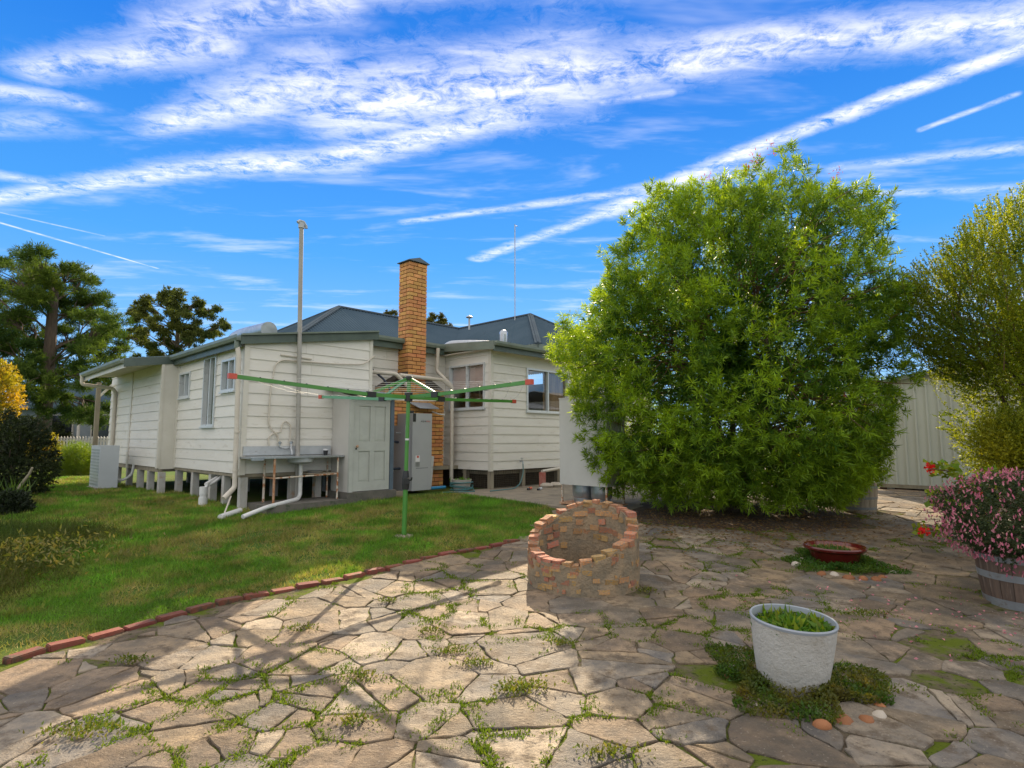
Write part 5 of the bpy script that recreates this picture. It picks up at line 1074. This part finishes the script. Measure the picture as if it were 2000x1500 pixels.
for k in range(6): pl, rl = limb(BC+(0, 0, .38), CC+rng.normal(0, .2, 3)*(1, 1, .5), .018, .006, .2, 4); mb.tube(pl, rl, 5)
part(mb, 'stems', 'bark', co)
n = 190; x = rng.normal(3.7, .65, n); y = rng.normal(4.75, .8, n); k = (y > 2.6) & (y < 7); x, y = x[k], y[k]; n = len(x)
o = leaf_obj('fallen_flowers', [leaves(np.stack([x, y, g(x, y)+.034], 1), np.c_[rng.normal(0, 1, (n, 2)), rng.normal(0, .2, n)], .03, .016, vary((.62, .25, .28), n, .2), .2)], M['petal']); tag(o, 'pink fallen flowers scattered on the paving beside the barrel', 'petals', kind='stuff')
# --- red geranium
gb = at(1925, 1010, 6.9); gb[2] = float(g(gb[0], gb[1])); ge = thing('geranium', tuple(gb), 'straggly geranium with red flower heads and rounded yellow green leaves', 'geranium')
heads = [(1815, 914), (1880, 957), (1912, 967), (1803, 1036)]; mb = MB()
stem_px = [[(1935, 1000), (1925, 960), (1880, 935), (1850, 920), (1818, 916)], [(1935, 1000), (1910, 975), (1882, 960)], [(1940, 1000), (1925, 980), (1913, 970)], [(1930, 1030), (1880, 1030), (1845, 1032), (1805, 1038)], [(1920, 1020), (1880, 1000), (1850, 985), (1815, 965)], [(1925, 960), (1960, 935), (1930, 925)]]
lp_ = []
for sp in stem_px:
    P_ = [at(x, y, 6.6+.1*i/len(sp)) for i, (x, y) in enumerate(sp)]; P_[0] = gb*.6+P_[0]*.4; mb.tube(P_, .008, 5)
    for a, b in zip(P_, P_[1:]):
        for t in np.linspace(0, 1, 9): lp_.append(a+(b-a)*t + rng.normal(0, .045, 3))
part(mb, 'stems', 'twig', ge); lp_ = np.array(lp_*5); lp_ += rng.normal(0, .03, lp_.shape); lp_ = lp_[lp_[:, 2] > g(lp_[:, 0], lp_[:, 1])+.02]; n = len(lp_)
dl = norm(np.c_[rng.normal(0, .8, (n, 2)), rng.normal(.3, .5, n)])
at_root(leaf_obj('leaves', [leaves(lp_, dl, rng.uniform(.045, .085, n), rng.uniform(.05, .085, n), vary((.12, .24, .02), n, .3, (.28, .32, .03)), .25)], M['leaf'], ge), ge)
for x, y in heads:
    c = at(x, y, 6.20); q = c + rand_dir(34)*rng.uniform(.02, .05, (34, 1)); at_root(leaf_obj('flower_head', [leaves(q, rand_dir(34), .034, .032, vary((.62, .012, .01), 34, .25), .2)], M['petal'], ge), ge)
# --- yellow green shrub in the pale barrel
n = 900; d_ = rand_dir(n); p = b2 + (0, 0, .85) + d_*(.42, .42, .55)*np.clip(1-rng.exponential(.25, (n, 1)), .2, 1); bs = thing('barrel_shrub', tuple(b2+(0, 0, .44)), 'bright yellow green shrub growing in the bleached barrel', 'shrub')
at_root(leaf_obj('foliage', [sprigs(p, d_+(0, 0, .5), 14, .12, .06, .011, .6, (.10, .19, .015), (.17, .26, .02), .25)], M['leaf'], bs), bs)

# --- garden plants on the left
bush('dark_shrub', at(22, 895, 11.6), (.78, .8, .98), 1700, 18, .16, .06, .022, (.018, .032, .012), (.04, .055, .016), 'dark leafy shrub with a leaning bare branch at the lawn edge', mat='leafdeep')
bush('dark_shrub', at(10, 1000, 9.6), (.42, .4, .42), 500, 18, .12, .05, .02, (.018, .03, .014), (.03, .045, .016), 'low dark shrub below the leaning bare branch', mat='leafdeep')
bush('golden_tree', at(-8, 770, 14.5), (.58, .6, .92), 900, 14, .2, .07, .03, (.22, .23, .02), (.42, .29, .03), 'small tree with golden orange leaves', 'tree', gap=.2)
bush('round_bush', at(148, 905, 18.5), (.82, .8, .72), 1100, 26, .3, .13, .008, (.09, .17, .016), (.16, .23, .02), 'round bright green bush beyond the lawn', upb=.9, gap=.1)
bush('yellow_bush', at(85, 875, 15.5), (.45, .4, .5), 420, 14, .2, .06, .022, (.16, .20, .02), (.30, .26, .03), 'loose yellow leaved bush behind the dark shrub', gap=.3)
def strappy(x, y, Y, n, h, label):
    c = at(x, y, Y); c[2] = float(g(c[0], c[1])); t = thing('iris_clump', tuple(c), label, 'plant'); q = c + np.c_[rng.normal(0, .16, (n, 2)), np.zeros(n)]
    at_root(leaf_obj('blades', [leaves(q, np.c_[rng.normal(0, .28, (n, 2)), np.ones(n)], rng.uniform(.6, 1.1, n)*h, .03, vary((.055, .12, .03), n, .3, (.10, .17, .03)), .15)], M['leaf'], t), t)
strappy(75, 915, 13.6, 60, .55, 'clump of upright strappy iris leaves behind the dark shrub'); strappy(22, 975, 10.4, 55, .55, 'clump of strappy iris leaves beside the low dark shrub')
lb = at(50, 950, 10.9); pl, rl = limb((lb[0]-.25, lb[1], float(g(0, 10.9))), lb+(.1, 0, .35), .035, .018, .1, 4); br = thing('bare_branch', tuple(pl[0]), 'bare grey leaning branch in front of the dark shrub', 'branch'); part(MB().tube(pl, rl, 7), 'branch', 'timber', br, True)
# overgrown grass bed
n = 30000; x = rng.uniform(-8.8, -3.9, n); y = rng.uniform(4.6, 8.9, n); P1 = np.array([gnd(245, 1042)[:2], gnd(150, 1130)[:2], gnd(0, 1195)[:2]])
lim = np.interp(y, P1[::-1, 1], P1[::-1, 0]) + .18*(vnoise(np.stack([x*0, y*3, y*0], -1))-.5)*2
k = (x < lim) & (y > P1[-1, 1]-.2) & (y < P1[0, 1]+.15) & (x > -y*.98-.3); x, y, lim = x[k], y[k], lim[k]; n = len(x); hh = np.clip((lim-x)/.8, .25, 1)*(.75+.5*vnoise(np.stack([x*1.6, y*1.6, x*0], -1))); nzb = vnoise(np.stack([x*1.2, y*1.2, x*0+3], -1))
o = leaf_obj('overgrown_grass', [leaves(np.stack([x, y, g(x, y)], 1), np.c_[rng.normal(0, .5, (n, 2)), np.ones(n)], rng.uniform(.12, .30, n)*hh, .008, vary((.055, .095, .014), n, .35, (.14, .125, .03), np.clip(nzb*1.6-.3, 0, 1)), .4)], M['grass']); tag(o, 'overgrown olive grass bed at the edge of the lawn', 'grass', kind='stuff')
n = 800; q = gnd(50, 1110) + np.c_[rng.normal(0, .45, (n, 1)), rng.normal(0, .35, (n, 1)), rng.uniform(.02, .34, (n, 1))]
bl = thing('weed_clump', tuple(gnd(50, 1110)), 'leafy weed coloured pale as if sunlit, rising from the overgrown grass', 'plant'); at_root(leaf_obj('leaves', [leaves(q, rand_dir(n)+(0, 0, .5), rng.uniform(.04, .09, n), .022, vary((.12, .17, .03), n, .35, (.30, .26, .09)), .2)], M['leaf'], bl), bl)  # pale leaf colour imitates sunlit bits of the grass mound

# --- background trees
def clump_tree(name, base, trunk_h, clumps, n_leaf, ll, lw, col, alt, label, bark, tr, flat=.6, mat='needle', tuft=False):
    base = np.array(base, float); t = thing(name, tuple(base), label, 'tree'); mb = MB(); head = base + (0, 0, trunk_h)
    mb.tube([base-(0, 0, .2), base+(.05, 0, trunk_h*.5), head], [tr*1.25, tr, tr*.75], 9); P_, D_ = [], []
    for (c, r) in clumps:
        c = np.array(c); sub_ = [c + rand_dir(1)[0]*r*1.0*np.array([1, 1, .8]) for _ in range(9)]; s0 = base + (0, 0, min(trunk_h, max(trunk_h*.45, c[2]-base[2]-.6*np.hypot(c[0]-base[0], c[1]-base[1])))); pl, rl = limb(s0, c, tr*.2, .02, .10, 5); mb.tube(pl, rl, 6)
        
        for sc in sub_:
            k = int(n_leaf*r*r/7); d_ = rand_dir(k); p = sc + d_*np.array([r, r, r*flat])*rng.uniform(.35, .62)*np.clip(1-rng.exponential(.3, (k, 1)), .1, 1.1); P_.append(p); D_.append(d_)
            pl2, rl2 = limb(pl[3], sc, .035, .012, .1, 3); mb.tube(pl2, rl2, 4, False)
    part(mb, 'trunk', bark, t, True); P_, D_ = np.concatenate(P_), np.concatenate(D_); lit = np.clip(vnoise(P_*.8)*1.6-.35, 0, 1)
    at_root(leaf_obj('crown', [sprigs(P_, D_+(0, 0, .8 if tuft else -.1), 9, .18, ll, lw, .62, col, alt, .3, .1, lit)], M[mat], t), t); return t
YP = 27.; cl_ = []
for x, y, r in ((40, 520, 34), (75, 515, 34), (110, 528, 32), (140, 545, 30), (10, 545, 34), (175, 565, 30), (205, 600, 26), (30, 575, 40), (75, 570, 36), (120, 585, 36), (160, 605, 34), (222, 635, 22), (0, 620, 44), (50, 640, 40), (180, 640, 34), (230, 640, 20), (150, 660, 34), (205, 668, 32), (238, 690, 22), (15, 690, 42), (60, 700, 36), (120, 700, 40), (190, 700, 34), (140, 735, 30), (185, 745, 30), (225, 725, 26), (-40, 600, 50), (-40, 680, 50), (-60, 560, 50), (150, 800, 34), (190, 815, 30), (110, 790, 26), (30, 740, 40), (-80, 640, 60), (85, 745, 30)):
    cl_.append((at(x, y, YP+rng.uniform(-3, 3)), r*YP/F*1.05))
clump_tree('pine_tree', (at(82, 860, YP)[0], YP, .37), 8.2, cl_, 430, .25, .030, (.042, .085, .02), (.115, .165, .03), 'large spreading dark pine tree beyond the lawn', 'bark', .27, .7, tuft=True)
cl_ = [(at(x, y, 38+rng.uniform(-2, 2)), r*38/F) for x, y, r in ((342, 585, 22), (310, 592, 24), (372, 600, 22), (285, 602, 18), (280, 630, 22), (320, 625, 24), (360, 632, 22), (405, 605, 20), (432, 632, 14), (400, 640, 20), (300, 660, 24), (345, 665, 22), (380, 665, 20), (265, 660, 20), (418, 655, 12), (262, 610, 12), (330, 700, 24), (290, 700, 24))]
clump_tree('gum_tree', (at(335, 860, 38)[0], 38, .37), 9.0, cl_, 460, .22, .055, (.065, .095, .03), (.17, .185, .05), 'tall open gum tree behind the house roof', 'gumbark', .16, .7)
for x, y, r, Y in ((762, 620, 14, 46), (852, 626, 15, 48)):
    cl_ = [(at(x+dx, y+dy, Y), r*Y/F) for dx, dy in ((0, 0), (-12, 14), (12, 12), (0, 25), (-20, 30), (20, 30))]
    clump_tree('gum_tree', (at(x, 860, Y)[0], Y, .37), 8.5, cl_, 300, .25, .08, (.04, .055, .02), (.12, .11, .03), 'distant tree top showing behind the brick chimney' if x < 800 else 'distant tree top showing between chimney and roof valley', 'gumbark', .3, .7)
for x, Y, r, h in ((60, 36, 2.2, 2.6), (205, 40, 2.5, 3.0), (-40, 30, 2.6, 3.2)):
    c = at(x, 840, Y); bush('hedge_bush', (c[0], c[1], h*.5), (r, r*.8, h*.62), 1300, 10, .3, .16, .07, (.022, .04, .012), (.06, .075, .02), {60: 'dark bush beside the far weatherboard house', 205: 'dark bush behind the far picket fence', -40: 'dark bush near the foot of the pine'}[x], mat='leafdeep')

# ================================================================== shed, far house, fence
sd_ = thing('garden_shed', (12.8, -9.4, .37), 'cream ribbed metal garden shed raised on bearers', 'shed', hf=True); SU, V0, V1, VR = 11.2, -7.05, -12.1, -9.6
zt_ = lambda v: 2.70 + .165*(min(V0-v, v-V1))
for k in range(6):
    a, b = V0-(V0-V1)*k/6, V0-(V0-V1)*(k+1)/6; mb = MB(); m = 4; w_ = (a-b)/m
    for i in range(m):
        v0, v1 = a-w_*i, a-w_*(i+1); rb = .03
        for (s0, s1, du) in ((v0, v0-rb, -.032), (v0-rb, v1, 0)):
            mb.add([(SU+du, s0, .50), (SU+du, s1, .50), (SU+du, s1, zt_(s1)), (SU+du, s0, zt_(s0))], [(0, 1, 2, 3)])
        for s0 in (v0, v0-rb): mb.add([(SU-.032, s0, .50), (SU, s0, .50), (SU, s0, zt_(s0)), (SU-.032, s0, zt_(s0))], [(0, 1, 2, 3)])
    part(mb, 'wall_sheet', 'shed', sd_)
part(MB().box((SU+.02, V0-.03, .5), (16, V0, 2.70)).box((SU+.02, V1, .5), (16, V1+.03, 2.70)), 'end_wall', 'shed', sd_)
for va, vb in ((V0+.12, VR), (V1-.12, VR)):
    n_ = 140; rv = []
    for i in range(n_+1): u = SU-.1+5.0*i/n_; h = .012*math.sin(i*1.4); rv += [(u, va, 2.70+.02+h), (u, vb, 2.70+.165*(V0-VR)+.05+h)]
    part(MB().add(rv, [(2*i, 2*i+2, 2*i+3, 2*i+1) for i in range(n_)]), 'roof', 'shedroof', sd_)
    part(MB().bar((SU-.11, va, 2.71), (SU-.11, vb, 2.71+.165*(V0-VR)+.03), .03, .09), 'barge', 'galv', sd_)
part(MB().box((SU-.02, V1, .42), (16, V0, .50)), 'bearer', 'timber', sd_)
for v in (V0-.3, V0-1.1, V0-1.9, V0-2.7, V0-3.6, V0-4.6): part(MB().box((SU+.02, v-.06, .2), (SU+.16, v+.06, .42)), 'stump', 'stump', sd_)
part(MB().box((SU+.5, V1, .2), (SU+.55, V0, .42)), 'base_board', 'redbrick', sd_)
b_s = thing('back_shed', (17.0, -9.6, .37), 'galvanised roofed outbuilding standing behind the cream shed', 'shed', hf=True); part(MB().box((16.6, -12.3, .3), (21, -7.2, 3.25)), 'wall', 'shed', b_s)
rv = []
for i in range(121): u = 16.3+5*i/120; h = .015*math.sin(i*1.5); rv += [(u, -6.9, 3.25+h), (u, -9.7, 3.75+h), (u, -12.6, 3.25+h)]
part(MB().add(rv, [(3*i+a, 3*i+3+a, 3*i+4+a, 3*i+1+a) for i in range(120) for a in (0, 1)]), 'roof', 'shedroof', b_s)
stp = thing('striped_awning', (11.7, -6.5, .37), 'red and white striped strip curtain hanging beside the cream shed', 'awning', hf=True)
part(MB().box((11.58, -7.02, 2.62), (11.66, -5.8, 2.70)), 'rail', 'galv', stp); part(MB().box((11.6, -5.86, .3), (11.66, -5.8, 2.62)), 'post', 'timber', stp)
for k in range(15): part(MB().box((11.60, -7.0+k*.075, 1.0), (11.612, -7.0+k*.075+.066, 2.62)), 'strip', 'redstripe' if k % 2 else 'white', stp)
# far house and fence on the left
FX, FY = at(150, 850, 37)[0], 37.; fh = thing('far_house', (FX, FY, .37), 'blue grey weatherboard house glimpsed behind the pine', 'house')
part(MB().box((FX-5, FY, .8), (FX+7, FY+6, 3.5)), 'wall', 'farwall', fh); mb = MB(); mb.prism([(FX-5.6, FY-.8, 3.4), (FX+7.6, FY-.8, 3.4), (FX+5, FY+3, 5.4), (FX-3, FY+3, 5.4)], None, (0, 0, .06)); part(mb, 'roof', 'roof', fh)
for x in (-1.6, 1.0, 3.4): w_ = part(MB().box((FX+x, FY-.06, 1.6), (FX+x+1.3, FY+.01, 3.0)), 'window', 'fardark', fh); part(MB().box((FX+x-.08, FY-.09, 1.52), (FX+x, FY-.0, 3.08)).box((FX+x+1.3, FY-.09, 1.52), (FX+x+1.38, FY, 3.08)).box((FX+x, FY-.09, 3.0), (FX+x+1.3, FY, 3.08)).box((FX+x, FY-.09, 1.52), (FX+x+1.3, FY, 1.6)), 'frame', 'picket', w_)
for x in (-4.5, -2, .6, 3, 6): part(MB().box((FX+x-.06, FY-.75, .37), (FX+x+.06, FY-.63, 3.4)), 'verandah_post', 'picket', fh)
f0, f1 = at(95, 850, 31)[0], at(240, 850, 31)[0]; fe = thing('picket_fence', ((f0+f1)/2, 31, .37), 'white picket fence on a low brick base before the far house', 'fence')
part(MB().box((f0, 31, .3), (f1, 31.2, .68)), 'base_wall', 'redbrick', fe); part(MB().box((f0, 31.06, .85), (f1, 31.1, .93)).box((f0, 31.06, 1.35), (f1, 31.1, 1.43)), 'rail', 'picket', fe)
pk = MB().prism([(-.05, 0, 0), (.05, 0, 0), (.05, 0, .85), (0, 0, .95), (-.05, 0, .85)], None, (0, .025, 0)).mesh('picket'); pk.materials.append(M['picket'])
x = f0
while x < f1: o = bpy.data.objects.new('picket', pk); COL.objects.link(o); o.parent = fe; o.location = (x-(f0+f1)/2, .03, .32); x += .165
